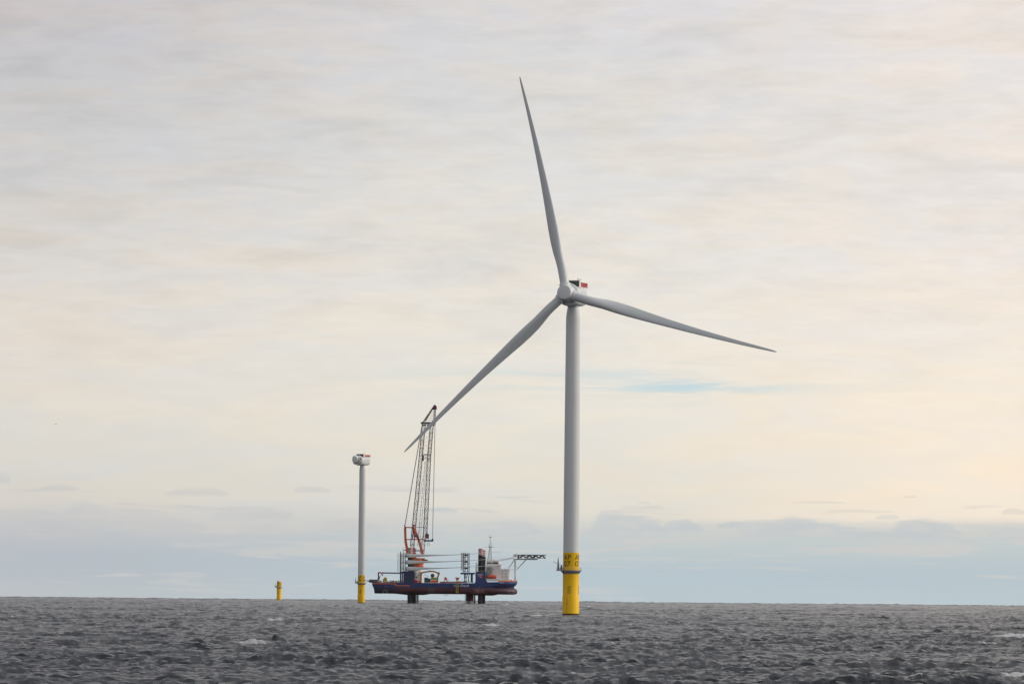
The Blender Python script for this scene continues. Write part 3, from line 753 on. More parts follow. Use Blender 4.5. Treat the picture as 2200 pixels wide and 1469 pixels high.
# ladder frames hanging below the hull beside the aft leg and amidships
def lattice_panel(mb, cx0, cx1, cy0, cy1, Y, n, rc=.14, rd=.09):
    p, q = S((cx0 + cx1) / 2, cy1, Y), S((cx0 + cx1) / 2, cy0, Y)
    return mb.truss(p, q, abs(cx1 - cx0) / K, 1.6, n=n, rc=rc, rd=rd, side=(1, 0, 0))
l = MB(); lattice_panel(l, 602, 632, 905, 1003, 12.0, 7, .20, .16); l.build('access_ladder', M['red'], ship)
l = MB(); lattice_panel(l, 618, 634, 905, 1003, 9.0, 7, .12, .10); l.build('access_ladder', M['white'], ship)
sp2 = MB(); sbox(sp2, 1172, 1250, 890, 975, 4, 10); sbox(sp2, 1180, 1215, 960, 1002, 5, 8); sbox(sp2, 1264, 1277, 890, 1006, 6, 7.4)
well = sp2.build('moonpool_casing', M['maroon'], ship)
l = MB(); lattice_panel(l, 1160, 1170, 892, 1004, 3.0, 9, .07, .05); lattice_panel(l, 1170, 1256, 976, 1002, 3.0, 2, .16, .13); lattice_panel(l, 1250, 1262, 892, 1000, 3.2, 9, .08, .08)
l.build('casing_frame', M['white'], well)
l = MB(); lattice_panel(l, 1232, 1250, 895, 975, 3.2, 6, .28, .18); l.build('casing_ladder', M['red'], well)
l = MB(); l.tube(S(930, 895, 0), S(928, 912, 0), .12).tube(S(940, 895, 0), S(946, 914, 0), .14).tube(S(946, 914, 0), S(968, 908, 0), .14).tube(S(968, 908, 0), S(966, 895, 0), .1); l.build('keel_pipe', M['dgrey'], ship)

# jack houses
j = MB(); sbox(j, 470, 584, 640, 772, -19.3, -9.0); sbox(j, 426, 470, 648, 665, -19, -9); sbox(j, 430, 446, 660, 772, -18.9, -17.5); sbox(j, 452, 466, 660, 772, -18.9, -17.5)
jk = j.build('jack_house', M['navy'], ship)
j = MB(); sbox(j, 515, 590, 650, 772, 9, 19.3); j.build('jack_house', M['navy'], ship)
j = MB(); sbox(j, 1277, 1383, 648, 770, -19.6, -9.5)
jf = j.build('jack_house', M['blue'], ship)
e = MB(); side_text(e, 'VO', 1318, 678, 1.2, 3.4, -19.66); sbox(e, 1306, 1333, 690, 695, -19.68, -19.62); e.build('emblem_word', M['text'], jf)
e = MB(); a_, b_, c_, d_ = S(1318, 716), S(1360, 716), S(1364, 672), S(1338, 694)
e.add([(v.x, y, v.z) for y in (-19.70, -19.62) for v in (a_, b_, c_, d_)], [(0, 1, 2, 3), (7, 6, 5, 4), (0, 4, 5, 1), (1, 5, 6, 2), (2, 6, 7, 3), (3, 7, 4, 0)])
e.build('emblem_sail', M['red'], jf)
e = MB(); a_, b_, c_ = S(1334, 712), S(1346, 712), S(1342, 694)
e.add([(v.x, y, v.z) for y in (-19.75, -19.705) for v in (a_, b_, c_)], [(0, 1, 2), (5, 4, 3), (0, 3, 4, 1), (1, 4, 5, 2), (2, 5, 3, 0)])
a_, b_, c_, d_ = S(1334, 690), S(1340, 690), S(1362, 668), S(1350, 668)
e.add([(v.x, y, v.z) for y in (-19.75, -19.705) for v in (a_, b_, c_, d_)], [(0, 1, 2, 3), (7, 6, 5, 4), (0, 4, 5, 1), (1, 5, 6, 2), (2, 6, 7, 3), (3, 7, 4, 0)])
e.build('emblem_swirl', M['text'], jf)  # white swirl printed over the red sail of the emblem
j = MB(); sbox(j, 1320, 1400, 650, 770, 9, 19.3); j.build('jack_house', M['navy'], ship)
# railings and vents on top of the jack houses
for c0, c1, cy, y, own in ((1277, 1383, 648, -19.5, jf), (470, 584, 640, -19.2, jk)):
    r = MB()
    for cx in np.linspace(c0, c1, 12): p = S(cx, cy, y); r.tube(p, p + Vector((0, 0, 1.2)), .05, n=4)
    for dz in (.6, 1.2): r.tube(S(c0, cy, y) + Vector((0, 0, dz)), S(c1, cy, y) + Vector((0, 0, dz)), .05, n=4)
    r.build('railing', M['ladder'], own)
v = MB()
for cx, cy, rr_ in ((1284, 560, .35), (1296, 580, .25)):
    v.tube(S(cx, 648, -17), S(cx, cy, -17), rr_, n=8); v.tube(S(cx, cy, -17), S(cx + 12, cy - 16, -17), rr_, n=8)
v.build('vent_pipe', M['dgrey'], ship)

# superstructure
s = MB()
sbox(s, 1396, 1556, 572, 752, -14, 15); sbox(s, 1556, 1650, 616, 752, -13, 14); sbox(s, 1400, 1536, 530, 572, -12, 13); sbox(s, 1536, 1556, 560, 572, -12, 13)
sbox(s, 1384, 1396, 640, 752, -12, 12); sbox(s, 1396, 1560, 727, 752, -19, -14)
sup = s.build('superstructure', M['white'], ship)
wd_ = MB(); sbox(wd_, 1470, 1532, 541, 559, -12.1, -11.9); wd_.build('bridge_window', M['glass'], sup)
wd_ = MB(); sbox(wd_, 1404, 1462, 545, 557, -12.1, -11.9); wd_.build('bridge_window', M['glass'], sup)
for cx, cy in ((1581, 640), (1618, 634), (1580, 670), (1619, 672), (1580, 703), (1618, 703), (1508, 592), (1532, 590), (1440, 592), (1420, 616), (1448, 640), (1480, 616)):
    q = MB(); yy = -13.1 if cx > 1556 else -14.1
    sbox(q, cx - 4, cx + 4, cy - 5, cy + 5, yy, yy + .2); q.build('window', M['glass'], sup)
# outside stairs, decks and rails on the aft face
g = MB()
for k, cy in enumerate((596, 620, 645, 670, 696, 722)):
    sbox(g, 1388, 1468, cy, cy + 2.5, -16.2, -14.05)
    for cx in np.linspace(1388, 1468, 9): p = S(cx, cy, -16.1); g.tube(p, p + Vector((0, 0, 1.1)), .05, n=4)
    g.tube(S(1388, cy, -16.1) + Vector((0, 0, 1.1)), S(1468, cy, -16.1) + Vector((0, 0, 1.1)), .05, n=4)
    if k < 5: g.beam(S(1400 if k % 2 else 1440, cy + 25, -15.2), S(1440 if k % 2 else 1400, cy, -15.2), .8, .25)
for cx in (1390, 1415, 1440, 1466): g.tube(S(cx, 596, -16.1), S(cx, 750, -16.1), .12, n=5)
g.build('outside_stairs', M['lgrey'], sup)
g = MB()
for i in range(18):
    cx = random.uniform(1398, 1540); hgt = random.uniform(4, 26); yy = random.uniform(-10, 8)
    MB().tube(S(cx, 531, yy), S(cx, 531 - hgt, yy), random.uniform(.08, .3), n=6).build('roof_antenna', M['cream'], sup)
for cx, cy, rr_ in ((1412, 520, 1.0), (1464, 516, .8), (1498, 522, 1.1), (1520, 524, .6), (1440, 522, .9)):
    MB().lathe([(-rr_, .1), (-rr_ * .7, rr_ * .7), (0, rr_), (rr_ * .7, rr_ * .7), (rr_, .1)], o=S(cx, cy, -6), n=12).tube(S(cx, cy, -6), S(cx, 531, -6), .15, n=5).build('antenna_dome', M['white'], sup, 40)
sbox(g, 1478, 1512, 520, 531, -7, 2)
g.build('roof_equipment', M['cream'], sup)
for cx in np.linspace(1400, 1536, 14): pass
g = MB()
for dz in (.55, 1.1): g.tube(S(1400, 530, -11.9) + Vector((0, 0, dz)), S(1536, 530, -11.9) + Vector((0, 0, dz)), .05, n=4)
for cx in np.linspace(1400, 1536, 15): p = S(cx, 530, -11.9); g.tube(p, p + Vector((0, 0, 1.1)), .05, n=4)
g.build('roof_railing', M['white'], sup); g = MB()
for cx in np.linspace(1558, 1648, 10): p = S(cx, 616, -12.9); g.tube(p, p + Vector((0, 0, 1.1)), .05, n=4)
g.tube(S(1558, 616, -12.9) + Vector((0, 0, 1.1)), S(1648, 616, -12.9) + Vector((0, 0, 1.1)), .05, n=4)
g.build('roof_railing', M['white'], sup)
# mast
m_ = MB()
m_.truss(S(1434, 531, -4), S(1441, 372, -4), 4.0, 3.5, 1.4, 1.2, n=10, rc=.16, rd=.09, side=(1, 0, 0))
m_.tube(S(1412, 500, -4), S(1434, 390, -4), .16, n=6); m_.tube(S(1438, 372, -4), S(1440, 262, -4), .32, .22, n=6); m_.tube(S(1458, 368, -4), S(1458, 310, -4), .18, n=6)
m_.tube(S(1380, 368, -4), S(1504, 372, -4), .08, n=5); m_.box(Sx(1424, -4), Sx(1456, -4), -5, -3, Sz(1440, 264), Sz(1440, 258)); sbox(m_, 1422, 1460, 364, 374, -5.5, -2.5)
for cx in (1426, 1440, 1454): m_.tube(S(cx, 262, -4), S(cx, 244, -4), .12, n=5)
m_.tube(S(1378, 368, -4), S(1386, 368, -4), .3, n=6); m_.tube(S(1420, 330, -4), S(1420, 368, -4), .1, n=5); m_.tube(S(1430, 340, -4), S(1438, 372, -4), .1, n=5)
m_.build('mast', M['lgrey'], ship)

# helideck on its pedestal over the bow
hd = MB()
x0, x1 = Sx(1752, -4), Sx(2062, -4)
zt = Sz(1900, 456); zl = Sz(1900, 494)
cyy = -1.0
def oct_pts(x0, x1, yc, hy, z):
    c = (x1 - x0) * .27; d = hy * .42
    return [(x0 + c, yc - hy, z), (x1 - c, yc - hy, z), (x1, yc - hy + d, z), (x1, yc + hy - d, z), (x1 - c, yc + hy, z), (x0 + c, yc + hy, z), (x0, yc + hy - d, z), (x0, yc - hy + d, z)]
a8 = oct_pts(x0, x1, cyy, 12.5, zt); b8 = oct_pts(x0, x1, cyy, 12.5, zt - .45)
hd.add(a8 + b8, [tuple(range(8)), tuple(range(15, 7, -1))] + [(i, (i + 1) % 8, 8 + (i + 1) % 8, 8 + i) for i in range(8)])
hdk = hd.build('helideck', M['dgrey'], ship)
u_ = MB()
for yy in (-9, -3, 3, 9):
    xs_ = np.linspace(x0 + 1.5, x1 - .5, 9)
    for i in range(8):
        u_.beam((xs_[i], yy, zt - .45 if i % 2 else zl), (xs_[i + 1], yy, zl if i % 2 else zt - .45), .55 if i > 2 else .35)
    u_.beam((x0 + 2 + 7, yy, zl), (x1 - .5, yy, zl), .35); u_.beam((x0, yy, zt - .5), (x1, yy, zt - .5), .4)
for xx_ in np.linspace(x0 + 3, x1 - 1, 8): u_.beam((xx_, -10, zt - .7), (xx_, 10, zt - .7), .35)
u_.build('deck_truss', M['dgrey'], hdk)
u_ = MB(); sbox(u_, 1700, 1970, 500, 513, -5, 3); sbox(u_, 1745, 1765, 460, 500, -3, 1)
for yy in (-4, 3):
    for t_ in range(6): u_.beam(S(1750 + t_ * 36, 500, yy), S(1750 + t_ * 36 + 30, 466, yy), .3)
u_.build('support_frame', M['lgrey'], hdk)
u_ = MB(); 
for yy in (-5, 5): u_.tube(S(1725, 748, yy), S(1720, 500, yy), 1.0, .85, n=12); u_.tube(S(1744, 618, yy), S(1842, 512, yy), .5, n=8); u_.tube(S(1650, 606, yy), S(1712, 512, yy), .5, n=8)
u_.tube(S(1640, 622, -5), S(1722, 624, -5), .28, n=6); u_.tube(S(1725, 624, -5), S(1722, 622, 5), .4, n=6)
u_.lathe([(0, 1.3), (1.3, 1.9), (2.6, 1.9)], o=S(1720, 482, -3), n=20)
u_.build('pedestal', M['white'], hdk, 40)
u_ = MB(); u_.lathe([(-.6, .2), (-.4, .6), (.4, .6), (.6, .2)], o=S(1735, 450, -3), n=10); u_.build('beacon', M['dgrey'], hdk); u_ = MB(); u_.tube(S(1727, 745, -5.9), S(1727, 700, -5.9), .2, n=5); u_.build('drain_pipe', M['dgrey'], hdk)
# provision crane resting on its boom towards the helideck
pc = MB(); pc.truss(S(1520, 526, -6), S(1706, 488, -6), 1.6, 1.5, 1.0, 1.0, n=12, rc=.16, rd=.11); pc.tube(S(1522, 560, -6), S(1522, 520, -6), .9, n=12)
pc.build('deck_crane', M['white'], ship)

# ---- stern: gangway, small crane, mooring gear
gw = MB(); gw.tube(S(84, 749, -12), S(182, 751, -12), 1.55, n=20); gwo = gw.build('gangway', M['dgrey'], ship, 40)
g = MB(); g.tube(S(50, 746, -12), S(84, 750, -12), .25, .9, n=8); g.tube(S(26, 742, -12), S(52, 746, -12), .22, n=6); g.build('gangway_tip', M['lgrey'], gwo)
g = MB(); g.tube(S(24, 734, -12), S(26, 752, -12), .35, n=6); g.tube(S(32, 745, -12), S(44, 746, -12), .34, n=6); g.build('tip_bumper', M['red'], gwo)
kc = MB(); kc.tube(S(186, 768, -16), S(186, 665, -16), .75, .6, n=10); kc.box(Sx(180, -16), Sx(196, -16), -17, -15, Sz(188, 668), Sz(188, 652)); kc.beam(S(195, 730, -16), S(206, 690, -16), .7)
kco = kc.build('knuckle_crane', M['navy'], ship)
g = MB(); g.beam(S(194, 652, -16), S(216, 660, -16), .8, 1.2); g.beam(S(214, 658, -16), S(238, 690, -16), .7, 1.0); g.build('jib', M['red'], kco)
g = MB(); g.truss(S(222, 659, -14), S(428, 662, -14), 1.0, .9, n=22, rc=.2, rd=.12); g.build('stowed_boom', M['dgrey'], kco)
g = MB(); g.box(Sx(178, -17), Sx(220, -17), -18, -14, Sz(200, 766), Sz(200, 742)); wb = g.build('winch_house', M['cream'], ship)
g = MB()
for cx, cy, rr_ in ((262, 722, 1.3), (250, 736, 1.1), (274, 738, 1.0)): g.lathe([(-1.2, rr_ * .8), (-1.0, rr_), (1.0, rr_), (1.2, rr_ * .8)], o=S(cx, cy, -16), ax=(0, 1, 0), n=14)
sbox(g, 236, 280, 738, 762, -17, -14); g.tube(S(262, 722, -17), S(288, 716, -17), .3); g.build('mooring_winch', M['ladder'], ship)
g = MB(); g.lathe([(-2.4, .3), (-1.8, 1.0), (1.6, 1.1), (2.4, .7)], o=S(272, 762, -18.0), ax=(1, 0, 0), n=14); g.lathe([(-1, .8), (1, .8)], o=S(300, 762, -17.5), ax=(1, 0, 0), n=10); g.build('fender', M['cream'], ship)
g = MB()
for i in range(26):
    cx = random.uniform(312, 455); w_ = random.uniform(5, 14); hh_ = random.uniform(8, 26)
    yy = random.uniform(-18.5, -6); g = MB(); sbox(g, cx, cx + w_, 768 - hh_, 770, yy, yy + random.uniform(1, 3)); g.build('deck_fitting', M['brown'], ship)
g = MB()
for i in range(12):
    cx = random.uniform(312, 460); MB().tube(S(cx, 768, -18.6), S(cx + random.uniform(-8, 8), 738 + random.uniform(-3, 10), -18.6), .2, n=5).build('deck_post', M['ladder'], ship)
g = MB()
for cx in range(125, 470, 12): g.tube(S(cx, 770, -19.0), S(cx, 757, -19.0), .06, n=4)
g.tube(S(125, 757, -19.0), S(466, 757, -19.0), .06, n=4); g.tube(S(125, 763, -19.0), S(466, 763, -19.0), .05, n=4)
g.build('deck_railing', M['lgrey'], ship); g = MB()
for cx in range(870, 1272, 12): g.tube(S(cx, 770, -19.3), S(cx, 757, -19.3), .06, n=4)
g.tube(S(870, 757, -19.3), S(1270, 757, -19.3), .06, n=4)
g.build('deck_railing', M['lgrey'], ship)
# red pipework and vents along the main deck
g = MB()
for cx in range(880, 1160, 9):
    hh_ = random.uniform(6, 16); sbox(g, cx, cx + random.uniform(3, 9), 770 - hh_, 771, -18.9, -18.9 + random.uniform(.5, 2))
g.tube(S(876, 763, -18.6), S(1160, 763, -18.6), .45, n=8)
g.build('deck_pipework', M['red'], ship)
g = MB()
for i in range(16):
    cx = random.uniform(890, 1270); hh_ = random.uniform(8, 22); yy = random.uniform(-15, 10); g = MB(); sbox(g, cx, cx + random.uniform(3, 10), 770 - hh_, 771, yy, yy + 2); g.build('deck_vent', M['navy'], ship)
g = MB(); g.tube(S(958, 758, -18), S(972, 742, -18), .3, n=6); g.tube(S(972, 742, -18), S(978, 756, -18), .2, n=6); g.build('deck_hydrant', M['cream'], ship)
# bow gear on the forecastle
g = MB()
for i in range(12):
    cx = random.uniform(1540, 1700); hh_ = random.uniform(6, 14); yy = random.uniform(-12, 4); g = MB(); sbox(g, cx, cx + random.uniform(4, 14), 747 - hh_, 752, yy, yy + 2); g.build('mooring_winch', M['dgrey'], ship)

# ---- main crane: pedestal, machinery house, A-frame, boom
YC = 5.0
ped = MB(); ped.lathe([(Sz(628, 600), 4.2), (Sz(628, 590), 5.2), (Sz(628, 560), 5.2), (Sz(628, 556), 5.6), (Sz(628, 496), 5.6)], o=(Sx(628, YC), YC, 0), n=32)
crane = ped.build('crane', M['orange'], ship, 40)
hse = MB().lathe([(Sz(628, 770), 4.2), (Sz(628, 600) - .02, 4.2)], o=(Sx(628, YC), YC, 0), n=32); hse.build('crane_base', M['white'], crane, 40)
hse = MB(); sbox(hse, 690, 732, 508, 522, YC - 3, YC + 3); hse.build('walkway', M['dgrey'], crane)
hse = MB(); sbox(hse, 572, 700, 492, 512, YC - 4, YC + 5); sbox(hse, 552, 600, 440, 495, YC - 4, YC + 5)
hse.build('machinery_house', M['orange'], crane)
hse = MB(); sbox(hse, 512, 566, 490, 600, YC - 3, YC + 6); hse.build('navy_block', M['navy'], crane)  # plain navy block left of the orange pedestal
af = MB(); ya, yb_ = YC - 5, YC + 6
for y in (ya, yb_):
    dxx = 0 if y == ya else -8
    af.beam(S(512 + dxx, 470, y), S(503 + dxx, 380, y), 2.0); af.beam(S(503 + dxx, 384, y), S(486 + dxx, 292, y), 1.9); af.beam(S(486 + dxx, 296, y), S(480 + dxx, 150, y), 1.7)
    af.beam(S(688 + dxx, 470, y), S(640 + dxx, 300, y), 1.8); af.beam(S(640 + dxx, 302, y), S(572 + dxx, 150, y), 1.6)
af.beam(S(470, 147, ya), S(574, 150, ya), 1.1); af.beam(S(480, 150, ya), S(474, 150, yb_), 1.0); af.beam(S(572, 150, ya), S(566, 150, yb_), 1.0)
af.build('a_frame', M['orange'], crane)
br_ = MB()
br_.beam(S(480, 284, ya - 1.0), S(700, 284, ya - 1.0), .9); br_.beam(S(560, 284, ya - 1), S(576, 130, ya - 1), .9); br_.beam(S(590, 284, ya - 1), S(566, 140, ya - 1), .9); br_.beam(S(556, 130, ya - 1), S(590, 124, ya - 1), 1.1)
br_.beam(S(575, 150, ya - 1), S(700, 145, ya - 1), .5); br_.beam(S(640, 284, ya - 1), S(600, 170, ya - 1), .5); br_.beam(S(470, 120, ya - 1), S(480, 152, ya - 1), 1.1)
br_.build('a_frame_bracing', M['red'], crane)
wn = MB()
for cx, cy, rr_ in ((604, 240, 1.7), (598, 238, 1.3)): wn.lathe([(-1.8, rr_), (1.8, rr_)], o=S(cx, cy, ya - 2.5), ax=(1, 0, 0), n=16)
wn.build('boom_winch', M['brown'], crane)
# boom in full-frame pixels: F(px, py) -> same side-view units
def F(px, py, Y): return S((px - 780) * 5.238, (py - 1100) * 5.238, Y)
YB = YC + 1
YF = YC - 1
def twin(pL0, pR0, pL1, pR1, wd0, wd1, n):
    q = MB()
    for a0, a1 in ((pL0, pL1), (pR0, pR1)):
        q.truss(F(a0[0], a0[1], YF), F(a1[0], a1[1], YB), wd0, 3.2, wd1, 2.8, n=n, rc=.25, rd=.17, side=(1, 0, 0))
    return q
boom = twin((886.5, 1168), (914, 1150), (903.5, 975), (921.5, 975), 3.4, 3.2, 17).build('boom', M['maroon'], crane)
b2 = twin((903.5, 975), (921.5, 975), (909, 908), (926.5, 908), 3.2, 3.0, 8).build('upper_boom', M['maroon'], crane)
q = MB()
for i in range(15):
    t_ = i / 14.0; l_ = F(887.5 + 21.5 * t_, 1165 - 257 * t_, YF + 1); r_ = F(912 + 14 * t_, 1165 - 257 * t_, YF + 1)
    q.tube(l_, r_, .11, n=4)
    if i < 14:
        t2_ = (i + 1) / 14.0; l2 = F(887.5 + 21.5 * t2_, 1165 - 257 * t2_, YF + 1); r2 = F(912 + 14 * t2_, 1165 - 257 * t2_, YF + 1)
        q.tube(l_, r2, .09, n=4); q.tube(r_, l2, .09, n=4)
q.tube(F(898, 1170, YF + 1), F(913, 985, YF + 1), .22, n=5); q.tube(F(903, 1170, YF + 1), F(915.5, 985, YF + 1), .18, n=5)
q.build('boom_bracing', M['lgrey'], crane)
q = MB(); q.truss(F(886, 1184, YC), F(888, 1165, YF), 4.5, 2.2, 2.8, 3, n=3, rc=.25, rd=.15, side=(1, 0, 0)); q.truss(F(908, 1184, YC), F(912, 1150, YF), 4.0, 2.2, 2.8, 3, n=4, rc=.25, rd=.15, side=(1, 0, 0)); q.truss(F(884, 1178, YC), F(912, 1178, YC), 1.5, 1.5, n=6, rc=.2, rd=.12); q.build('boom_foot', M['lgrey'], crane)
q = MB(); q.box(F(903, 0, YB).x, F(934.5, 0, YB).x, YB - 2, YB + 2, F(915, 906, YB).z, F(915, 902, YB).z)
for px in (907, 912, 918, 924, 930): q.lathe([(-.8, 1.0), (.8, 1.0)], o=F(px, 908.5, YB), ax=(0, 1, 0), n=12)
q.build('boom_head', M['dgrey'], crane)
q = MB()
q.truss(F(909, 902, YB), F(930, 869, YB), 3.2, 3.0, 1.6, 2.0, n=9, rc=.24, rd=.13, side=(1, 0, .5)); q.truss(F(932, 902, YB), F(933, 872, YB), 1.5, 2.6, 1.5, 2.0, n=8, rc=.22, rd=.12, side=(1, 0, 0))
for t_ in np.linspace(0, .85, 7): q.tube(F(910 + 20 * t_, 902 - 33 * t_, YB), F(932, 902 - 30 * t_, YB), .14, n=4)
q.build('fly_jib', M['maroon'], crane)
q = MB(); a_ = F(928.5, 867, YB); b2_ = F(936.5, 875, YB); q.box(a_.x, b2_.x, YB - 1.6, YB + 1.6, b2_.z, a_.z - .6); q.lathe([(-1.7, 1.4), (1.7, 1.4)], o=F(932.5, 868, YB), ax=(0, 1, 0), n=14); q.build('jib_sheave', M['navy'], crane)
q = MB(); q.box(F(929, 0, YB).x, F(935, 0, YB).x, YB - 1.9, YB + 1.9, F(932, 871.5, YB).z, F(932, 869, YB).z); q.build('jib_marker', M['red'], crane)
q = MB()
a_ = F(905, 974, YB); b2_ = F(911, 985, YB); q.box(a_.x + 1, b2_.x - .2, YF - 3, YF, b2_.z, a_.z); q.build('boom_cab', M['navy'], crane)
q = MB()
for i in range(14):
    px, py = random.uniform(914, 924), random.uniform(972, 986); q.beam(F(px, py, YF - 2), F(px + random.uniform(-5, 5), py + random.uniform(-4, 4), YF - 2), random.uniform(.3, .8))
q.truss(F(904, 973, YF - 2), F(924, 972, YF - 2), 1.2, 1.2, n=6, rc=.18, rd=.1)
q.build('boom_platform', M['lgrey'], crane)
q = MB()
for dy, dx_ in ((-2, 0), (2, .25)):
    q.tube(F(906, 906, YB + dy), F(871 + dx_, 1124, YC - 4 + dy), .26, n=5); q.tube(F(905.2, 906, YB + dy), F(870.2 + dx_, 1124, YC - 4 + dy), .20, n=5)
    q.tube(F(893, 1123, ya), F(907.5, 1022, YB + dy), .12, n=4)
q.build('luffing_rope', M['wire'], crane)
q = MB()
for dx_ in (-.35, .35): q.tube(F(933.4 + dx_, 905, YB), F(930.3 + dx_, 1153, YB), .19, n=5)
q.tube(F(915, 1160, YB), F(917, 1100, YB), .12, n=4); q.tube(F(912, 1184, YB), F(916, 1130, YB), .1, n=4); q.tube(F(903, 1103, YB), F(901, 1165, YB), .15, n=4)
q.tube(F(934.5, 875, YB), F(933.8, 905, YB), .15, n=4)
q.build('hoist_rope', M['wire'], crane)
hook = onship('hook_block', 'reddish brown hook block hanging just above the blue lifting beam', 'hook block')
q = MB(); a_ = F(914.5, 1142, YB); b2_ = F(922.5, 1152, YB); q.box(a_.x, b2_.x, YB - 1.2, YB + 1.2, b2_.z, a_.z - .8); q.lathe([(-1.3, 1.5), (1.3, 1.5)], o=F(918.5, 1144, YB), ax=(0, 1, 0), n=14); q.build('sheave_housing', M['brown'], hook)
q = MB(); q.tube(F(921, 1150, YB), F(921, 1155, YB), .25, n=6); q.tube(F(916, 1150, YB), F(916, 1155, YB), .2, n=6); q.build('hook_shank', M['red'], hook)
lb = onship('lifting_beam', 'dark blue horizontal lifting beam hanging from the crane', 'lifting beam')
q = MB(); a_ = F(911.5, 1155, YB); b2_ = F(932, 1158.5, YB); q.box(a_.x, b2_.x, YB - 1, YB + 1, b2_.z, a_.z); a_ = F(928.5, 1152.5, YB); q.box(a_.x, b2_.x, YB - 1.2, YB + 1.2, b2_.z, a_.z); q.build('beam_body', M['blue'], lb)
for px in (920, 923):
    q = MB(); q.tube(F(px, 1158, YB), F(px, 1163, YB), .14, n=5); q.tube(F(px, 1163, YB), F(px + (1 if px > 921 else -1), 1166, YB), .22, n=5); q.tube(F(px + (1 if px > 921 else -1), 1166, YB), F(px, 1168, YB), .18, n=5); q.build('sling_hook', M['dgrey'], lb)

# ---- racks with three blades
rack = onship('blade_root_rack', 'grey lattice rack holding the thick ends of the stacked blades', 'blade rack')
q = MB(); lattice_panel(q, 402, 430, 444, 645, -16, 8, .10, .07); q.build('cage', M['lgrey'], rack)
q = MB(); q.beam(S(433, 420, -16), S(433, 770, -16), .75); lattice_panel(q, 440, 462, 444, 650, -16, 8, .16, .10); lattice_panel(q, 464, 488, 440, 650, -15, 8, .2, .12)
for cy in (470, 545, 615, 648): q.beam(S(440, cy, -17.5), S(500, cy, -17.5), .5)
q.tube(S(461, 440, -16), S(461, 368, -16), .1, n=4); q.tube(S(466, 440, -16), S(466, 395, -16), .14, n=4); q.beam(S(474, 405, -16), S(492, 405, -16), .9)
q.build('lattice_frame', M['dgrey'], rack)
q = MB()
for c in (467, 540, 612): q.lathe([(-.6, 2.15), (.6, 2.15), (.6, 2.0), (-.6, 2.0)], o=S(502, c, -19.6), ax=(1, 0, 0), n=24, caps=False)
q.build('root_clamp', M['lgrey'], rack)
trk = onship('blade_tip_rack', 'open grey lattice tower clamping the slender part of the stacked blades', 'blade rack')
q = MB()
lattice_panel(q, 1118, 1138, 438, 622, -19.5, 8, .2, .13); lattice_panel(q, 1144, 1164, 434, 652, -18, 9, .2, .13); lattice_panel(q, 1188, 1208, 438, 652, -18, 9, .2, .13)
for cy in (446, 486, 520, 560, 600, 640): q.beam(S(1128 if cy < 610 else 1148, cy, -18), S(1206, cy, -18), .4)
q.beam(S(1116, 618, -18), S(1150, 652, -18), .5)
q.build('lattice_frame', M['grey'], trk)
q = MB()
for cy in (462, 536, 608): sbox(q, 1152, 1188, cy - 10, cy + 10, -20.0, -17.5)
q.build('blade_clamp', M['dgrey'], trk)
rb = onship('rack_base', 'navy steel trestle carrying the tip rack above the main deck', 'trestle')
q = MB(); sbox(q, 1110, 1262, 656, 676, -19, -8); q.build('trestle_top', M['blue'], rb)
q = MB()
for x0_, x1_ in ((1160, 1180), (1182, 1166), (1190, 1206), (1208, 1192), (1168, 1148)):
    q.beam(S(x0_, 676, -18.5), S(x1_, 768, -18.5), .5)
sbox(q, 1224, 1246, 676, 768, -18.5, -15); sbox(q, 1150, 1158, 676, 768, -15, -14)
q.build('trestle_legs', M['navy'], rb)
for k, (cy, lbl) in enumerate(((467, 'uppermost'), (540, 'middle'), (612, 'lowest'))):
    o0 = S(497, cy, -19.6)
    ob = blade_mb(lambda s_, c_, t_: Vector((s_ - 3.6 + o0.x, o0.y + 0.25 * c_ + 0.0, o0.z)) + Vector((0, 0, t_ * (1 - 0.2 * min(1, s_ / 40)) + 0.12 * c_)), 3.6, 100.0, 0.0, 6.2, R(0)).build('turbine_blade', M['turbine'], None, 60)
    ob.location = sbase; ob.rotation_euler = (0, 0, -SY)
    tag(ob, '%s of the three long pale turbine blades lying in the racks on the ship' % lbl, 'turbine blade', 'blades lying in the racks on the ship')

# ---- loose things on the deck
def cyl_thing(): pass
t = onship('storage_tank', 'upright white tank beside the dark blue aft jack house', 'tank')
q = MB(); q.lathe([(Sz(614, 770), 2.2), (Sz(614, 652), 2.2), (Sz(614, 646), 1.9), (Sz(614, 642), .6)], o=(Sx(614, -12), -12, 0), n=24); q.build('tank_shell', M['white'], t, 40)
q = MB(); q.lathe([(-.1, .9), (.12, .9)], o=S(616, 708, -14.25), ax=(0, 1, 0), n=14); q.build('manhole', M['dgrey'], t)
q = MB(); lattice_panel(q, 634, 650, 648, 768, -14, 6, .12, .08); q.build('tank_ladder', M['lgrey'], t)
t = onship('hose_reel', 'red and white hose reel standing in front of the white tank', 'hose reel')
q = MB()
for i in range(12):
    a0, a1 = math.pi * i / 12, math.pi * (i + 1) / 12
    for dd, rr_ in ((0, 3.4), (.5, 2.6)):
        q.tube(S(600, 770, -17 + dd) + Vector((math.cos(a0) * rr_, 0, math.sin(a0) * rr_)), S(600, 770, -17 + dd) + Vector((math.cos(a1) * rr_, 0, math.sin(a1) * rr_)), .25, n=6)
q.build('hose', M['white'], t)
q = MB(); q.lathe([(-.8, 1.6), (.8, 1.6)], o=S(608, 752, -16), ax=(0, 1, 0), n=16); sbox(q, 626, 656, 746, 770, -17, -15.5); q.build('reel_drum', M['red'], t)
t = onship('gantry_frame', 'orange arched gantry frame spanning grey containers on the deck', 'gantry')
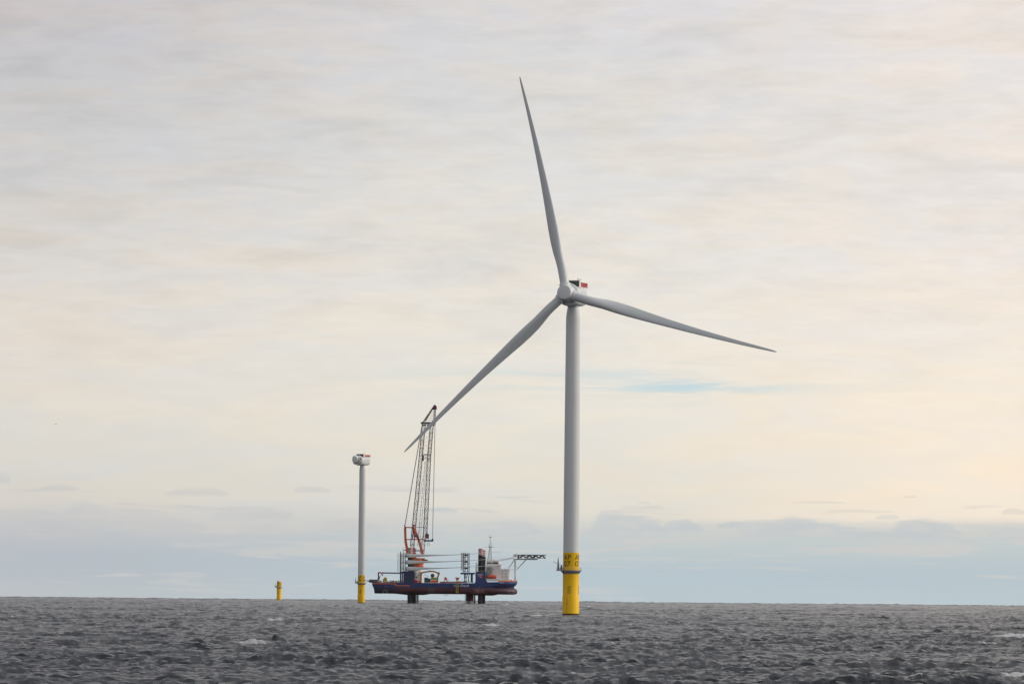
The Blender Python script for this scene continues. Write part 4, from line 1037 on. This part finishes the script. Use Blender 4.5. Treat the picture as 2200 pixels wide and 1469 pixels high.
for y, nm in ((-15, 'arch'), (-9, 'arch')):
    q = MB(); pts = [(664, 770), (664, 672), (672, 658), (706, 650), (760, 642), (805, 642), (862, 662), (864, 684), (852, 700), (850, 768)]
    for (a0, b0), (a1, b1) in zip(pts[:-1], pts[1:]): q.beam(S(a0, b0, y), S(a1, b1, y), 1.5, 1.3)
    sbox(q, 656, 680, 650, 672, y - 1.2, y + 1.2); sbox(q, 846, 874, 652, 672, y - 1.2, y + 1.2); q.build(nm, M['gorange'], t)
q = MB()
for cx, cy in ((665, 660), (760, 642), (862, 662)): q.beam(S(cx, cy, -15), S(cx, cy, -9), .7)
q.beam(S(700, 672, -14), S(752, 706, -14), .3); q.beam(S(700, 650, -15), S(762, 632, -15), .25); q.beam(S(762, 632, -15), S(862, 655, -15), .25); q.build('cross_beam', M['gorange'], t)
def container(label, cx0, cx1, cy0, cy1, y0, y1, mat, group=None, doors=True):
    t = onship('container', label, 'container', group)
    q = MB(); sbox(q, cx0, cx1, cy0, cy1, y0, y1)
    n_ = max(3, int((cx1 - cx0) / 6))
    for i in range(n_): c = cx0 + (i + .5) * (cx1 - cx0) / n_; sbox(q, c - 1, c + 1, cy0 + 3, cy1 - 3, y0 - .08, y0)
    q.build('container_body', mat, t)
    q = MB()
    for c in (cx0, cx1 - 2.5): sbox(q, c, c + 2.5, cy0, cy1, y0 - .14, y0 - .09)
    sbox(q, cx0, cx1, cy0 - 1, cy0, y0 - .1, y1); q.build('corner_frame', mat, t)
    return t
container('dark grey container under the left half of the orange gantry', 702, 740, 712, 768, -16.5, -14, M['dgrey'])
container('lower dark grey container between the taller grey one and the orange one', 741, 772, 722, 768, -17, -14.5, M['dgrey'])
container('bright orange container at the bottom of a two high stack', 776, 846, 743, 769, -18, -15.4, M['lifeboat'])
container('yellow green container on top of the bright orange one', 776, 846, 711, 740, -18, -15.4, M['green'])
t = onship('cable_drum', 'round black cable drum standing on the yellow green container', 'cable drum')
q = MB()
for y in (-17.8, -16.0): q.lathe([(-.12, 1.9), (.12, 1.9)], o=S(795, 689, y), ax=(0, 1, 0), n=24)
q.build('drum_flange', M['dgrey'], t)
q = MB(); q.lathe([(-.9, 1.6), (.9, 1.6)], o=S(795, 689, -16.9), ax=(0, 1, 0), n=24); q.build('wound_cable', M['legs'], t)
t = onship('pump_unit', 'small red pump unit standing on the main deck amidships', 'pump')
q = MB(); sbox(q, 927, 954, 712, 740, -17, -14); sbox(q, 932, 950, 706, 712, -16.5, -14.5); q.build('pump_cabinet', M['lifeboat'], t)
q = MB()
for cx in (929, 950): sbox(q, cx, cx + 3, 740, 769, -17, -14)
q.tube(S(956, 736, -16), S(970, 728, -16), .2); q.build('pump_stand', M['dgrey'], t)
t = onship('boarding_ladder', 'yellow lattice boarding ladder hung over the ship side lettering', 'ladder')
q = MB(); lattice_panel(q, 1062, 1086, 738, 884, -21.2, 9, .17, .12)
sbox(q, 1060, 1090, 876, 884, -22, -20.4); q.build('ladder_truss', M['ladder'], t)
q = MB(); sbox(q, 1060, 1088, 722, 738, -21.8, -19); sbox(q, 1052, 1096, 712, 722, -21.5, -19.2)
for cx in (1050, 1074, 1098): q.tube(S(cx, 716, -20), S(cx, 704, -20), .15, n=5)
q.build('ladder_winch', M['red'], t)
t = onship('lifeboat', 'enclosed orange lifeboat hanging beside the white superstructure', 'lifeboat')
c0 = S(1410, 702, -17.2); c1 = S(1518, 702, -17.2); L_ = c1.x - c0.x
q = MB(); pr = [(0, .25), (.25, .9), (.9, 1.4), (2.0, 1.62), (L_ - 2.0, 1.62), (L_ - .9, 1.4), (L_ - .25, .9), (L_, .25)]
q.lathe(pr, o=c0, ax=(1, 0, 0), n=20); q.build('boat_hull', M['lifeboat'], t, 50)
q = MB(); q.box(c0.x + 1.2, c0.x + 3.0, -18.0, -16.4, c0.z + 1.45, c0.z + 2.0); q.build('helm_canopy', M['lifeboat'], t)
q = MB(); q.tube((c0.x + 2, -17.2, c0.z - 3.8), (c0.x + 2, -17.2, c0.z - 1.5), .2, n=5); q.tube((c1.x - 2, -17.2, c0.z - 3.8), (c1.x - 2, -17.2, c0.z - 1.5), .2, n=5); q.tube((c0.x + 1, -17.2, c0.z - 1.65), (c1.x - 1, -17.2, c0.z - 1.65), .3, n=6); q.build('cradle', M['dgrey'], t)

# ------------------------------------------------------------------ gull
pa = azim(120, 911); dB = 1500.0
v = (cam.matrix_world.to_3x3() @ Vector((120 - 1100, -(911 - 734.5), -FPX))).normalized()
bl_ = Vector((0, 0, CAM_H)) + v * dB
bird = empty('gull', bl_); tag(bird, 'tiny dark gull gliding alone in the sky at the far left', 'bird')
q = MB(); q.lathe([(-.30, .01), (-.2, .06), (0, .085), (.15, .06), (.22, .045), (.28, .04), (.34, .008)], ax=(1, 0.6, 0), n=10)
q.build('gull_body', M['bird'], bird, 60)
for sgn in (1, -1):
    q = MB()
    st = [(0.0, 0.0, .20), (.30, .14 * 1, .18), (.55, .10, .13), (.72, .04, .03)]
    vs = []
    for s_, z_, c_ in st:
        x_ = sgn * s_; zz = z_ + (0.12 * s_ if sgn > 0 else -0.32 * s_)
        vs += [(x_, -c_ / 2, zz), (x_, c_ / 2, zz), (x_, c_ / 2, zz + .02), (x_, -c_ / 2, zz + .02)]
    fs = [(4 * k + i, 4 * k + (i + 1) % 4, 4 * k + 4 + (i + 1) % 4, 4 * k + 4 + i) for k in range(3) for i in range(4)] + [(3, 2, 1, 0), (12, 13, 14, 15)]
    q.add(vs, fs); q.build('wing', M['bird'], bird)

# ------------------------------------------------------------------ thin sea haze
hz = MB().box(-14800, 14800, -14800, 14800, -26.0, 262.0).build('haze', M['grey'])
hm = bpy.data.materials.new('haze_air'); hm.use_nodes = True
b = NB(hm.node_tree); pv = b.n('ShaderNodeVolumePrincipled'); pv.inputs['Density'].default_value = 4e-6; pv.inputs['Color'].default_value = (0.93, 0.96, 1.0, 1); pv.inputs['Anisotropy'].default_value = 0.2
o = b.n('ShaderNodeOutputMaterial'); b.lk(pv.outputs[0], o.inputs['Volume'])
hz.data.materials.clear(); hz.data.materials.append(hm)
tag(hz, 'thin pale haze over the sea', 'haze', kind='stuff')
